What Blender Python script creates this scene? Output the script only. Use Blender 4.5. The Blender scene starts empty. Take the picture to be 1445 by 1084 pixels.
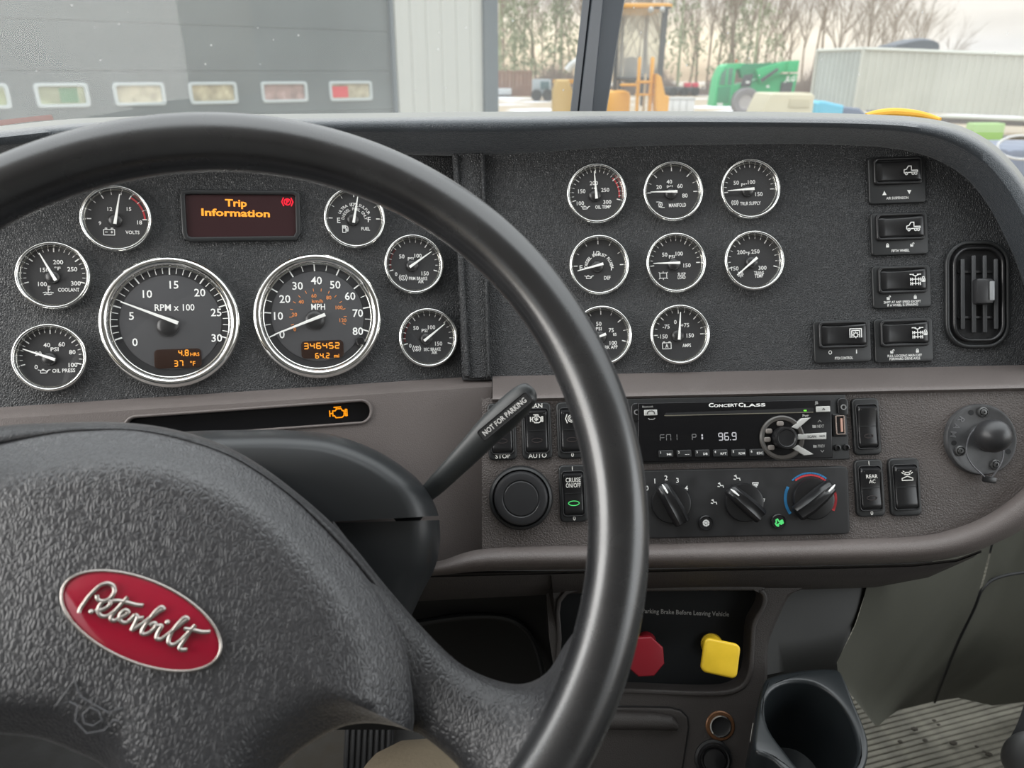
import bpy, bmesh, math, random
from mathutils import Vector, Matrix
from mathutils.geometry import tessellate_polygon
random.seed(7)
PI = math.pi
SC = bpy.context.scene
COL = SC.collection
# ------------------------------------------------------------------ camera, sky, exposure
F = 1085.0
PITCH = math.radians(22.0)
EYE = Vector((0, 0, 2.35))
RT = Vector((1, 0, 0)); FW = Vector((0, math.cos(PITCH), -math.sin(PITCH))); UP = Vector((0, math.sin(PITCH), math.cos(PITCH)))
cam = bpy.data.cameras.new('camera'); camo = bpy.data.objects.new('camera', cam); COL.objects.link(camo)
camo.location = EYE; camo.rotation_euler = (PI/2 - PITCH, 0, 0)
cam.sensor_width = 36; cam.lens = F/1445*36; cam.clip_start = 0.01; cam.clip_end = 900
cam.dof.use_dof = True; cam.dof.focus_distance = .72; cam.dof.aperture_fstop = 9.0; cam.dof.aperture_blades = 0
SC.camera = camo
SC.view_settings.view_transform = 'Standard'; SC.view_settings.look = 'None'
SC.view_settings.exposure = 0.38; SC.view_settings.gamma = 1.0; SC.view_settings.use_curve_mapping = False

world = bpy.data.worlds.new('sky'); SC.world = world; world.use_nodes = True
nt = world.node_tree; nt.nodes.clear()
def nd(tree, t, **kw):
    n = tree.nodes.new(t)
    for k, v in kw.items(): setattr(n, k, v)
    return n
wo = nd(nt, 'ShaderNodeOutputWorld'); bg = nd(nt, 'ShaderNodeBackground'); tc = nd(nt, 'ShaderNodeTexCoord')
sep = nd(nt, 'ShaderNodeSeparateXYZ'); nt.links.new(tc.outputs['Generated'], sep.inputs[0])
ramp = nd(nt, 'ShaderNodeValToRGB'); nt.links.new(sep.outputs['Z'], ramp.inputs[0])
cr = ramp.color_ramp
cr.elements[0].position = 0.0; cr.elements[0].color = (.62, .50, .36, 1)
cr.elements[1].position = 1.0; cr.elements[1].color = (2.5, 2.62, 2.66, 1)
for p, c in ((.035, (1.18, 1.02, .76, 1)), (.085, (.62, .61, .59, 1)), (.3, (1.05, 1.10, 1.12, 1))):
    e = cr.elements.new(p); e.color = c
mp = nd(nt, 'ShaderNodeMapping'); mp.inputs['Scale'].default_value = (2.2, 2.2, 14)
nz = nd(nt, 'ShaderNodeTexNoise'); nz.inputs['Scale'].default_value = 1.6; nz.inputs['Detail'].default_value = 5
nt.links.new(tc.outputs['Generated'], mp.inputs[0]); nt.links.new(mp.outputs[0], nz.inputs['Vector'])
mr = nd(nt, 'ShaderNodeMapRange'); mr.inputs[1].default_value = .3; mr.inputs[2].default_value = .7
mr.inputs[3].default_value = .78; mr.inputs[4].default_value = 1.18
nt.links.new(nz.outputs[0], mr.inputs[0])
az = nd(nt, 'ShaderNodeMapRange'); az.inputs[1].default_value = .22; az.inputs[2].default_value = .48; nt.links.new(sep.outputs['X'], az.inputs[0])
lowz = nd(nt, 'ShaderNodeMapRange'); lowz.inputs[1].default_value = .12; lowz.inputs[2].default_value = .03; nt.links.new(sep.outputs['Z'], lowz.inputs[0])
fz = nd(nt, 'ShaderNodeMath', operation='MULTIPLY'); nt.links.new(az.outputs[0], fz.inputs[0]); nt.links.new(lowz.outputs[0], fz.inputs[1])
gm = nd(nt, 'ShaderNodeMix', data_type='RGBA'); nt.links.new(fz.outputs[0], gm.inputs[0]); nt.links.new(ramp.outputs[0], gm.inputs[6]); gm.inputs[7].default_value = (.66, .65, .63, 1)
mx = nd(nt, 'ShaderNodeVectorMath', operation='SCALE')
nt.links.new(gm.outputs[2], mx.inputs[0]); nt.links.new(mr.outputs[0], mx.inputs['Scale'])
nt.links.new(mx.outputs[0], bg.inputs[0]); bg.inputs[1].default_value = 1.0
nt.links.new(bg.outputs[0], wo.inputs[0])

# daylight through the driver's side window
al = bpy.data.lights.new('side_window_daylight', 'AREA'); al.shape = 'RECTANGLE'; al.size = 1.15; al.size_y = .72; al.energy = 15; al.color = (1.0, .98, .95)
alo = bpy.data.objects.new('side_window_daylight', al); COL.objects.link(alo); alo.location = (-1.09, .12, 2.50); alo.rotation_euler = (PI/2, 0, -PI/2)
# and through the passenger's side window
al2 = bpy.data.lights.new('passenger_window_daylight', 'AREA'); al2.shape = 'RECTANGLE'; al2.size = 1.15; al2.size_y = .72; al2.energy = 5; al2.color = (.95, .98, 1.0)
alo2 = bpy.data.objects.new('passenger_window_daylight', al2); COL.objects.link(alo2); alo2.location = (1.49, .0, 2.45); alo2.rotation_euler = (PI/2, 0, PI/2)

# ------------------------------------------------------------------ helpers
def cv(v): return RT*v[0] + UP*v[1] + FW*v[2]          # (right, up, depth) -> world vector
def U(u, v, d): return EYE + cv(((u-722.5)/F*d, (542-v)/F*d, d))
def ray(u, v): return cv(((u-722.5)/F, (542-v)/F, 1.0))
class Fr:
    """a local frame: origin + axes; ez points out of the face towards the viewer"""
    def __init__(s, o, ex, ey, ez=None):
        s.o = Vector(o); s.ex = Vector(ex).normalized()
        ez = Vector(ez) if ez is not None else s.ex.cross(Vector(ey))
        s.ez = ez.normalized(); s.ey = s.ez.cross(s.ex).normalized()
        s.M = Matrix((s.ex, s.ey, s.ez)).transposed().to_4x4(); s.M.translation = s.o
        s.px = (s.o-EYE).dot(FW)/F
    def hit(s, u, v, h=0.0):
        r = ray(u, v); p0 = s.o + s.ez*h
        return EYE + r*((p0-EYE).dot(s.ez)/r.dot(s.ez))
    def q(s, u, v, h=0.0):
        p = s.hit(u, v, h)-s.o
        return Vector((p.dot(s.ex), p.dot(s.ey), h))
    def sub(s, u, v, h=0.0, rot=0.0):
        c, n = math.cos(rot), math.sin(rot)
        return Fr(s.hit(u, v, h), s.ex*c+s.ey*n, s.ey*c-s.ex*n)
def cfr(u, v, d, roll=2.0, yaw=0.0, pitch=0.0):
    """frame nearly square to the dash; yaw>0 turns its right side away, pitch>0 leans its top away"""
    r, y, p = math.radians(roll), math.radians(yaw), math.radians(pitch)
    ex = Vector((math.cos(y)*math.cos(r), math.sin(r), math.sin(y)))
    ey = Vector((-math.sin(r), math.cos(p)*math.cos(r), math.sin(p)))
    return Fr(U(u, v, d), cv(ex), cv(ey), cv(ey).cross(cv(ex))*-1)
WM = {}
def thing(name, label, cat, M=None, group=None):
    o = bpy.data.objects.new(name, None); COL.objects.link(o)
    M = M.M if isinstance(M, Fr) else (M if M is not None else Matrix())
    o.matrix_world = M; WM[o.name] = M.copy(); o.empty_display_size = .02
    return tag(o, label, cat, group)
def tag(o, label, cat, group=None):
    o['label'] = label; o['category'] = cat
    if group: o['group'] = group
    return o
def mk(name, bm, mat, parent=None, M=None, sharp=35, smooth=True, kind=None):
    """bm coordinates live in frame M (default: the parent's frame, or the world)"""
    me = bpy.data.meshes.new(name)
    if isinstance(M, Fr): M = M.M
    T = Matrix()
    if parent is not None:
        PM = WM[parent.name]
        W_ = PM
        if M is not None: T = PM.inverted() @ M
    else:
        if M is None: M = Matrix()
        if bm.verts:
            w = [M @ v.co for v in bm.verts]
            lo = Vector((min(p.x for p in w), min(p.y for p in w), min(p.z for p in w)))
            hi = Vector((max(p.x for p in w), max(p.y for p in w), max(p.z for p in w)))
            c = Vector(((lo.x+hi.x)/2, (lo.y+hi.y)/2, lo.z))
        else: c = Vector()
        W_ = Matrix.Translation(c); T = W_.inverted() @ M
    bmesh.ops.transform(bm, matrix=T, verts=bm.verts)
    bmesh.ops.recalc_face_normals(bm, faces=bm.faces)
    if smooth:
        for f in bm.faces: f.smooth = True
    bm.to_mesh(me); bm.free()
    if smooth: me.set_sharp_from_angle(angle=math.radians(sharp))
    mats = mat if isinstance(mat, (list, tuple)) else [mat]
    for m in mats: me.materials.append(m)
    o = bpy.data.objects.new(name, me); COL.objects.link(o)
    if parent is not None: o.parent = parent
    else: o.matrix_world = W_
    WM[o.name] = W_.copy()
    if kind: o['kind'] = kind
    return o
def dup(o, M=None, label=None, parent=None):
    c = o.copy(); COL.objects.link(c)
    if parent is not None: c.parent = parent
    if M is not None: c.matrix_world = M
    if label: c['label'] = label
    for ch in list(o.children): dup(ch, parent=c)
    return c
B = bmesh.new
def ngon(bm, pts, flip=False):
    vs = [bm.verts.new(p) for p in pts]
    try: return bm.faces.new(vs)
    except ValueError: return None
def loft(bm, rows, closed=False, cap0=False, cap1=False, mi=0):
    R = [[bm.verts.new(p) for p in r] for r in rows]
    n = len(R[0])
    for a, b in zip(R, R[1:]):
        for i in range(n if closed else n-1):
            j = (i+1) % n
            f = bm.faces.new((a[i], a[j], b[j], b[i])); f.material_index = mi
    if cap0: bm.faces.new(R[0])
    if cap1: bm.faces.new(R[-1][::-1])
    return R
def spline(pts, n=8, closed=False):
    """Catmull-Rom through tuples of any size"""
    P = [tuple(map(float, p)) for p in pts]; out = []; m = len(P)
    rng = range(m) if closed else range(m-1)
    for i in rng:
        g = (lambda k: P[k % m]) if closed else (lambda k: P[max(0, min(m-1, k))])
        a, b, c, d = g(i-1), g(i), g(i+1), g(i+2)
        for k in range(n):
            t = k/n; t2 = t*t; t3 = t2*t
            out.append(tuple(.5*((2*b[j])+(-a[j]+c[j])*t+(2*a[j]-5*b[j]+4*c[j]-d[j])*t2+(-a[j]+3*b[j]-3*c[j]+d[j])*t3) for j in range(len(b))))
    if not closed: out.append(P[-1])
    return out
def resamp(pts, n):
    """n samples evenly by length along a polyline"""
    P = [Vector(p) for p in pts]; L = [0]
    for a, b in zip(P, P[1:]): L.append(L[-1]+(b-a).length)
    out = []; k = 0
    for i in range(n):
        s = L[-1]*i/(n-1)
        while k < len(P)-2 and L[k+1] < s: k += 1
        d = L[k+1]-L[k]; t = 0 if d == 0 else (s-L[k])/d
        out.append(P[k].lerp(P[k+1], min(1, max(0, t))))
    return out
def area2(p): return sum(a[0]*b[1]-b[0]*a[1] for a, b in zip(p, p[1:]+p[:1]))/2
def off2(poly, dist):
    """inset (dist>0) a closed 2-D outline"""
    P = [Vector((p[0], p[1])) for p in poly]
    s = 1 if area2([tuple(p) for p in P]) > 0 else -1
    out = []; n = len(P)
    for i in range(n):
        a, b, c = P[i-1], P[i], P[(i+1) % n]
        e1 = (b-a); e2 = (c-b)
        if e1.length < 1e-9: e1 = e2
        if e2.length < 1e-9: e2 = e1
        e1 = e1.normalized(); e2 = e2.normalized()
        n1 = Vector((-e1.y, e1.x))*s; n2 = Vector((-e2.y, e2.x))*s
        m = n1+n2
        m = n1 if m.length < 1e-6 else m.normalized()
        k = max(.5, m.dot(n1)); o = b+m*(dist/k); out.append((o.x, o.y))
    return out
def rr(cx, cy, w, h, r, n=5):
    r = min(r, w/2-1e-6, h/2-1e-6); out = []
    for sx, sy, a0 in ((1, 1, 0), (-1, 1, 90), (-1, -1, 180), (1, -1, 270)):
        for k in range(n+1):
            a = math.radians(a0+90*k/n)
            out.append((cx+sx*(w/2-r)+r*math.cos(a), cy+sy*(h/2-r)+r*math.sin(a)))
    return out
def circ(cx, cy, r, n=32, ry=None):
    ry = ry or r
    return [(cx+r*math.cos(2*PI*k/n), cy+ry*math.sin(2*PI*k/n)) for k in range(n)]
def plate(bm, poly, z0, z1, bev=0.0, seg=3, mi=0, back=False):
    """solid plate with the outline poly, rounded front edge of radius bev"""
    rows = [[(p[0], p[1], z0) for p in poly]]
    if bev > 0:
        for k in range(seg+1):
            a = PI/2*k/seg
            o = off2(poly, bev*(1-math.cos(a)))
            rows.append([(p[0], p[1], z1-bev+bev*math.sin(a)) for p in o])
    else: rows.append([(p[0], p[1], z1) for p in poly])
    R = loft(bm, rows, closed=True, mi=mi)
    f = bm.faces.new(R[-1]); f.material_index = mi
    if back: bm.faces.new(R[0][::-1])
def prism_ring(bm, outer, inner, z0, z1, bev=0.0):
    """flat ring between two outlines with the same vertex count, rounded on both edges"""
    rows = [[(p[0], p[1], z0) for p in outer], [(p[0], p[1], z1-bev) for p in outer]]
    if bev:
        for k in (1, 2, 3):
            a = PI/2*k/3; rows.append([(p[0], p[1], z1-bev+bev*math.sin(a)) for p in off2(outer, bev*(1-math.cos(a)))])
        for k in (3, 2, 1):
            a = PI/2*k/3; rows.append([(p[0], p[1], z1-bev+bev*math.sin(a)) for p in off2(inner, -bev*(1-math.cos(a)))])
        rows.append([(p[0], p[1], z1-bev) for p in inner])
    else: rows += [[(p[0], p[1], z1) for p in outer], [(p[0], p[1], z1) for p in inner]]
    rows.append([(p[0], p[1], z0) for p in inner])
    loft(bm, rows, closed=True)
def lathe(bm, prof, n=48, cx=0, cy=0, mi=0, cap=False, sx=1, sy=1):
    """prof: (radius, z) list turned round the z axis"""
    rows = [[(cx+r*math.cos(2*PI*k/n)*sx, cy+r*math.sin(2*PI*k/n)*sy, z) for k in range(n)] for r, z in prof]
    R = loft(bm, rows, closed=True, mi=mi)
    if cap: f = bm.faces.new(R[-1]); f.material_index = mi
def box(bm, c, s, rot=None, mi=0, bev=0.0):
    r = bmesh.ops.create_cube(bm, size=1)
    M = Matrix.Translation(Vector(c)) @ (rot.to_4x4() if rot else Matrix()) @ Matrix.Diagonal((s[0], s[1], s[2], 1))
    bmesh.ops.transform(bm, matrix=M, verts=r['verts'])
    if mi:
        for v in r['verts']:
            for f in v.link_faces: f.material_index = mi
    if bev:
        es = list({e for v in r['verts'] for e in v.link_edges})
        bmesh.ops.bevel(bm, geom=es, offset=bev, segments=2, affect='EDGES', profile=.5)
def tube(bm, pts, rad, n=8, cap=True, flat=1.0, upv=None, mi=0):
    """swept tube; rad is a number or a list"""
    P = [Vector(p) for p in pts]; m = len(P)
    rs = rad if isinstance(rad, (list, tuple)) else [rad]*m
    rows = []; N = None
    for i in range(m):
        t = (P[min(m-1, i+1)]-P[max(0, i-1)])
        t = t.normalized() if t.length > 1e-9 else Vector((0, 0, 1))
        if N is None:
            N = Vector(upv) if upv is not None else (Vector((0, 0, 1)) if abs(t.z) < .9 else Vector((1, 0, 0)))
        N = (N-t*N.dot(t))
        N = N.normalized() if N.length > 1e-6 else Vector((1, 0, 0))
        b = t.cross(N)
        rows.append([P[i]+N*(rs[i]*flat*math.cos(2*PI*k/n))+b*(rs[i]*math.sin(2*PI*k/n)) for k in range(n)])
    loft(bm, rows, closed=True, cap0=cap, cap1=cap, mi=mi)
def stroke(bm, pts, w, z=0.0, closed=False):
    """flat ribbon of width w along a 2-D path"""
    P = [Vector((p[0], p[1])) for p in pts]
    if closed: P.append(P[0])
    for a, b in zip(P, P[1:]):
        d = b-a
        if d.length < 1e-9: continue
        d = d.normalized(); n = Vector((-d.y, d.x))*(w/2); e = d*(w*.3)
        ngon(bm, [(*(a-e-n), z), (*(b+e-n), z), (*(b+e+n), z), (*(a-e+n), z)])
def holed(bm, outer, holes, z=0.0, depth=0.0, hdepth=None, P3=None):
    """flat face with holes; walls go back by depth round the outside and hdepth in the holes"""
    loops = [outer]+holes; flat = []; idx = []
    tess = tessellate_polygon([[Vector((p[0], p[1], 0)) for p in l] for l in loops])
    g = P3 or (lambda p, z: (p[0], p[1], z))
    vs = []
    for l in loops:
        for p in l: vs.append(bm.verts.new(g(p, z)))
    for t in tess:
        try: bm.faces.new([vs[i] for i in t])
        except ValueError: pass
    k = 0
    for li, l in enumerate(loops):
        dd = depth if li == 0 else (hdepth if hdepth is not None else depth)
        if dd:
            back = [bm.verts.new(g(p, z-dd)) for p in l]
            for i in range(len(l)):
                j = (i+1) % len(l)
                bm.faces.new((vs[k+i], vs[k+j], back[j], back[i]))
        k += len(l)
TXT = {}
def text(bm, s, x, y, h, z=0.0, w=None, rot=0.0, bold=0.012, al='C', mi=0, slant=0.0):
    """lettering of cap height h centred at x,y"""
    k = (s, bold)
    if k not in TXT:
        c = bpy.data.curves.new('lettering', 'FONT'); c.body = s; c.size = 1;  c.offset = bold; c.resolution_u = 2
        o = bpy.data.objects.new('lettering', c); me = bpy.data.meshes.new_from_object(o)
        V = [v.co.copy() for v in me.vertices]; Fs = [tuple(p.vertices) for p in me.polygons]
        bpy.data.objects.remove(o); bpy.data.meshes.remove(me); bpy.data.curves.remove(c)
        TXT[k] = (V, Fs, min(v.x for v in V), max(v.x for v in V))
    V, Fs, x0, x1 = TXT[k]
    cap = .68; sc = h/cap; sx = sc if w is None else w/(x1-x0)
    cxx = (x0+x1)/2 if al == 'C' else x0
    c, n = math.cos(rot), math.sin(rot); vs = []
    for v in V:
        a = (v.x-cxx)*sx+slant*v.y*sc; b = (v.y-cap/2)*sc
        vs.append(bm.verts.new((x+a*c-b*n, y+a*n+b*c, z)))
    for f in Fs:
        try: q = bm.faces.new([vs[i] for i in f]); q.material_index = mi
        except ValueError: pass
SEGS = {'0': 'abcdef', '1': 'bc', '2': 'abged', '3': 'abgcd', '4': 'fgbc', '5': 'afgcd', '6': 'afgedc', '7': 'abc', '8': 'abcdefg', '9': 'abcdfg', 'F': 'aefg', 'P': 'abefg', 'M': 'efabc'}
def segtext(bm, s, x, y, h, w, z, t=.16, rot=0.0):
    """seven-segment figures, total width w, height h"""
    n = sum(.3 if c == '.' else 1 for c in s); cw = w/n; X = x-w/2; T = h*t; gap = T*.25
    for ch in s:
        if ch == '.':
            q = cw*.15; ngon(bm, [(X+q-T/2, y-h/2, z), (X+q+T/2, y-h/2, z), (X+q+T/2, y-h/2+T, z), (X+q-T/2, y-h/2+T, z)]); X += cw*.3; continue
        l, r, b, m, u = X+cw*.10+T/2, X+cw*.90-T/2, y-h/2+T/2, y, y+h/2-T/2
        for sg in SEGS[ch]:
            (ax_, ay), (bx, by) = {'a': ((l, u), (r, u)), 'b': ((r, u), (r, m)), 'c': ((r, m), (r, b)), 'd': ((l, b), (r, b)), 'e': ((l, b), (l, m)), 'f': ((l, m), (l, u)), 'g': ((l, m), (r, m))}[sg]
            if ay == by: ngon(bm, [(ax_-T*.1+gap, ay-T/2, z), (bx+T*.1-gap, ay-T/2, z), (bx+T*.1-gap, ay+T/2, z), (ax_-T*.1+gap, ay+T/2, z)])
            else:
                y0, y1 = sorted((ay, by)); ngon(bm, [(ax_-T/2, y0+gap, z), (ax_+T/2, y0+gap, z), (ax_+T/2, y1-gap, z), (ax_-T/2, y1-gap, z)])
        X += cw
def arctext(bm, s, cx, cy, r, a0, a1, h, z=0.0):
    """letters spread along an arc, angles clockwise from the top"""
    for i, ch in enumerate(s):
        if ch == ' ': continue
        a = math.radians(a0+(a1-a0)*i/(len(s)-1))
        text(bm, ch, cx+r*math.sin(a), cy+r*math.cos(a), h, z, rot=-a)

# ------------------------------------------------------------------ materials
MATS = {}
def mat(name, col, rough=.5, metal=0.0, spec=.5, bump=None, emis=None, es=1.0, var=None, coat=0.0, trans=0.0, sheen=0.0):
    """bump: (kind, scale, strength, distance); var: (scale, amount) mottled wear in the colour"""
    if name in MATS: return MATS[name]
    m = bpy.data.materials.new(name); m.use_nodes = True; t = m.node_tree
    b = t.nodes['Principled BSDF']
    b.inputs['Base Color'].default_value = (*col, 1); b.inputs['Roughness'].default_value = rough
    b.inputs['Metallic'].default_value = metal; b.inputs['Specular IOR Level'].default_value = spec
    if coat: b.inputs['Coat Weight'].default_value = coat; b.inputs['Coat Roughness'].default_value = .06
    if sheen: b.inputs['Sheen Weight'].default_value = sheen; b.inputs['Sheen Roughness'].default_value = .35
    if trans: b.inputs['Transmission Weight'].default_value = trans
    tcn = nd(t, 'ShaderNodeTexCoord')
    if emis is not None:
        b.inputs['Emission Color'].default_value = (*emis, 1); b.inputs['Emission Strength'].default_value = es
    if var:
        n = nd(t, 'ShaderNodeTexNoise'); n.inputs['Scale'].default_value = var[0]; n.inputs['Detail'].default_value = 6
        t.links.new(tcn.outputs['Object'], n.inputs['Vector'])
        r = nd(t, 'ShaderNodeMapRange'); r.inputs[1].default_value = .3; r.inputs[2].default_value = .7
        r.inputs[3].default_value = 1-var[1]; r.inputs[4].default_value = 1+var[1]
        t.links.new(n.outputs[0], r.inputs[0])
        s = nd(t, 'ShaderNodeVectorMath', operation='SCALE'); s.inputs[0].default_value = col
        t.links.new(r.outputs[0], s.inputs['Scale']); t.links.new(s.outputs[0], b.inputs['Base Color'])
        rr_ = nd(t, 'ShaderNodeMapRange'); rr_.inputs[1].default_value = .3; rr_.inputs[2].default_value = .7
        rr_.inputs[3].default_value = rough*.85; rr_.inputs[4].default_value = min(1, rough*1.15)
        t.links.new(n.outputs[0], rr_.inputs[0]); t.links.new(rr_.outputs[0], b.inputs['Roughness'])
    if bump:
        kind, sc, st, di = bump
        bp = nd(t, 'ShaderNodeBump'); bp.inputs['Strength'].default_value = st; bp.inputs['Distance'].default_value = di
        if kind == 'leather':
            wn = nd(t, 'ShaderNodeTexNoise'); wn.inputs['Scale'].default_value = sc*.35; wn.inputs['Detail'].default_value = 2
            t.links.new(tcn.outputs['Object'], wn.inputs['Vector'])
            ad = nd(t, 'ShaderNodeVectorMath', operation='SCALE'); ad.inputs['Scale'].default_value = 1.6/sc
            t.links.new(wn.outputs['Color'], ad.inputs[0])
            a2 = nd(t, 'ShaderNodeVectorMath', operation='ADD')
            t.links.new(tcn.outputs['Object'], a2.inputs[0]); t.links.new(ad.outputs[0], a2.inputs[1])
            v = nd(t, 'ShaderNodeTexVoronoi', feature='DISTANCE_TO_EDGE'); v.inputs['Scale'].default_value = sc
            t.links.new(a2.outputs[0], v.inputs['Vector'])
            iv = nd(t, 'ShaderNodeMapRange', interpolation_type='SMOOTHSTEP'); iv.inputs[1].default_value = 0; iv.inputs[2].default_value = .30
            t.links.new(v.outputs['Distance'], iv.inputs[0]); t.links.new(iv.outputs[0], bp.inputs['Height'])
        elif kind == 'wrinkle':
            mp_ = nd(t, 'ShaderNodeMapping'); mp_.inputs['Scale'].default_value = (1, .55, 1); mp_.inputs['Rotation'].default_value = (0, 0, -.45)
            t.links.new(tcn.outputs['Object'], mp_.inputs[0])
            wn = nd(t, 'ShaderNodeTexNoise'); wn.inputs['Scale'].default_value = sc*.5; wn.inputs['Detail'].default_value = 3
            t.links.new(mp_.outputs[0], wn.inputs['Vector'])
            ad = nd(t, 'ShaderNodeVectorMath', operation='SCALE'); ad.inputs['Scale'].default_value = 2.2/sc
            t.links.new(wn.outputs['Color'], ad.inputs[0])
            a2 = nd(t, 'ShaderNodeVectorMath', operation='ADD')
            t.links.new(mp_.outputs[0], a2.inputs[0]); t.links.new(ad.outputs[0], a2.inputs[1])
            v = nd(t, 'ShaderNodeTexVoronoi', feature='DISTANCE_TO_EDGE'); v.inputs['Scale'].default_value = sc
            t.links.new(a2.outputs[0], v.inputs['Vector'])
            iv = nd(t, 'ShaderNodeMapRange', interpolation_type='SMOOTHSTEP'); iv.inputs[1].default_value = 0; iv.inputs[2].default_value = .30
            t.links.new(v.outputs['Distance'], iv.inputs[0]); t.links.new(iv.outputs[0], bp.inputs['Height'])
        else:
            n = nd(t, 'ShaderNodeTexNoise'); n.inputs['Scale'].default_value = sc; n.inputs['Detail'].default_value = 4
            t.links.new(tcn.outputs['Object'], n.inputs['Vector']); t.links.new(n.outputs[0], bp.inputs['Height'])
        t.links.new(bp.outputs[0], b.inputs['Normal'])
    MATS[name] = m
    return m
def glassmat(name, tint=(1, 1, 1), dust=0.0, dscale=14, spk=0.0, refl=.06):
    m = bpy.data.materials.new(name); m.use_nodes = True; t = m.node_tree; t.nodes.clear()
    out = nd(t, 'ShaderNodeOutputMaterial'); tr = nd(t, 'ShaderNodeBsdfTransparent'); tr.inputs[0].default_value = (*tint, 1)
    gl = nd(t, 'ShaderNodeBsdfGlossy'); gl.inputs['Roughness'].default_value = .03; gl.inputs[0].default_value = (1, 1, 1, 1)
    lw = nd(t, 'ShaderNodeLayerWeight'); pw = nd(t, 'ShaderNodeMath', operation='POWER'); pw.inputs[1].default_value = 5; t.links.new(lw.outputs['Facing'], pw.inputs[0])
    fr = nd(t, 'ShaderNodeMath', operation='MULTIPLY_ADD'); t.links.new(pw.outputs[0], fr.inputs[0]); fr.inputs[1].default_value = .7; fr.inputs[2].default_value = refl*.6
    m1 = nd(t, 'ShaderNodeMixShader'); t.links.new(fr.outputs[0], m1.inputs[0])
    t.links.new(tr.outputs[0], m1.inputs[1]); t.links.new(gl.outputs[0], m1.inputs[2])
    last = m1
    if dust:
        tcn = nd(t, 'ShaderNodeTexCoord')
        n = nd(t, 'ShaderNodeTexNoise'); n.inputs['Scale'].default_value = dscale; n.inputs['Detail'].default_value = 6
        t.links.new(tcn.outputs['Object'], n.inputs['Vector'])
        r = nd(t, 'ShaderNodeMapRange'); r.inputs[1].default_value = .3; r.inputs[2].default_value = .75
        r.inputs[3].default_value = dust*.75; r.inputs[4].default_value = dust*1.3
        t.links.new(n.outputs[0], r.inputs[0]); fac = r.outputs[0]
        if spk:
            v = nd(t, 'ShaderNodeTexVoronoi', feature='F1'); v.inputs['Scale'].default_value = 42
            t.links.new(tcn.outputs['Object'], v.inputs['Vector'])
            l = nd(t, 'ShaderNodeMapRange'); l.inputs[1].default_value = .04; l.inputs[2].default_value = .10
            l.inputs[3].default_value = spk; l.inputs[4].default_value = 0
            t.links.new(v.outputs['Distance'], l.inputs[0])
            a = nd(t, 'ShaderNodeMath', operation='ADD', use_clamp=True)
            t.links.new(fac, a.inputs[0]); t.links.new(l.outputs[0], a.inputs[1]); fac = a.outputs[0]
        tl = nd(t, 'ShaderNodeBsdfTranslucent'); tl.inputs[0].default_value = (.85, .86, .85, 1)
        m2 = nd(t, 'ShaderNodeMixShader'); t.links.new(fac, m2.inputs[0])
        t.links.new(last.outputs[0], m2.inputs[1]); t.links.new(tl.outputs[0], m2.inputs[2]); last = m2
    t.links.new(last.outputs[0], out.inputs[0])
    return m
BLK = mat('black_grained_vinyl', (.030, .031, .033), .44, bump=('leather', 520, .8, .0007))
BLKS = mat('black_satin_plastic', (.016, .017, .018), .38, bump=('noise', 900, .12, .0004))
BROW = mat('dark_dash_pad', (.042, .049, .057), .36, bump=('leather', 560, .45, .0005), sheen=.4)
TOPSHEEN = mat('dash_top_sheen', (.21, .21, .195), .6, bump=('leather', 560, .4, .0005))  # pale colour stands in for the grazing sky sheen along the dash top
RIM = mat('wheel_rim_rubber', (.013, .013, .014), .26, spec=.9, bump=('noise', 700, .10, .0003), var=(30, .15), sheen=.10)
PAD = mat('wheel_leather', (.030, .030, .033), .34, spec=.8, bump=('wrinkle', 430, .38, .0007), sheen=.18)
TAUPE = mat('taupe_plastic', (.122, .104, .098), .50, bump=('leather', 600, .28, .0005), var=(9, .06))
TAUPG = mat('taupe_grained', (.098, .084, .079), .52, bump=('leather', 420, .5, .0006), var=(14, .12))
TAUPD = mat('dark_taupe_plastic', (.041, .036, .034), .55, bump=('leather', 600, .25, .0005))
CHR = mat('chrome', (.82, .82, .80), .10, 1.0)
STEEL = mat('brushed_steel', (.55, .55, .54), .28, 1.0)
DIAL = mat('dial_black', (.018, .018, .020), .55)
DIALG = mat('dial_charcoal', (.062, .062, .066), .6)
DIALS = mat('dial_centre', (.034, .034, .036), .6)
INK = mat('white_print', (.85, .85, .83), .5)
INKD = mat('dim_print', (.28, .28, .27), .5)
INKO = mat('orange_print', (.62, .22, .07), .5)
INKR = mat('red_print', (.60, .05, .06), .5)
NEED = mat('needle_white', (.90, .90, .87), .4)
GREY = mat('grey_plastic', (.22, .22, .22), .4)
SILV = mat('silver_button', (.52, .52, .50), .35, .2)
BTN = mat('switch_black', (.012, .012, .013), .28)
BTNF = mat('switch_frame_black', (.017, .018, .019), .42, bump=('noise', 900, .1, .0003))
GLOSS = mat('gloss_black', (.006, .006, .007), .22, spec=.35)
MATTE = mat('recess_black', (.006, .006, .007), .7)
AMB = mat('amber_segments', (.1, .03, .0), .5, emis=(1.0, .36, .03), es=1.0)
AMBD = mat('amber_display', (.028, .014, .010), .25)
LCDR = mat('maroon_display', (.035, .014, .016), .25)
REDL = mat('red_lamp', (.1, 0, 0), .5, emis=(1.0, .01, .04), es=.8)
GRNL = mat('green_lamp', (0, .05, .01), .5, emis=(.10, .75, .20), es=.7)
LCDW = mat('radio_segments', (.1, .1, .1), .5, emis=(.62, .62, .66), es=.55)
LCDD = mat('dim_radio_segments', (.1, .1, .1), .5, emis=(.3, .3, .3), es=.16)
RED = mat('red_knob', (.20, .005, .013), .35)
YEL = mat('yellow_knob', (.72, .47, .02), .42, var=(80, .06))
ENAM = mat('red_enamel', (.28, .004, .022), .12, coat=.6)
BLUEP = mat('blue_print', (.03, .20, .42), .45)
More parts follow.
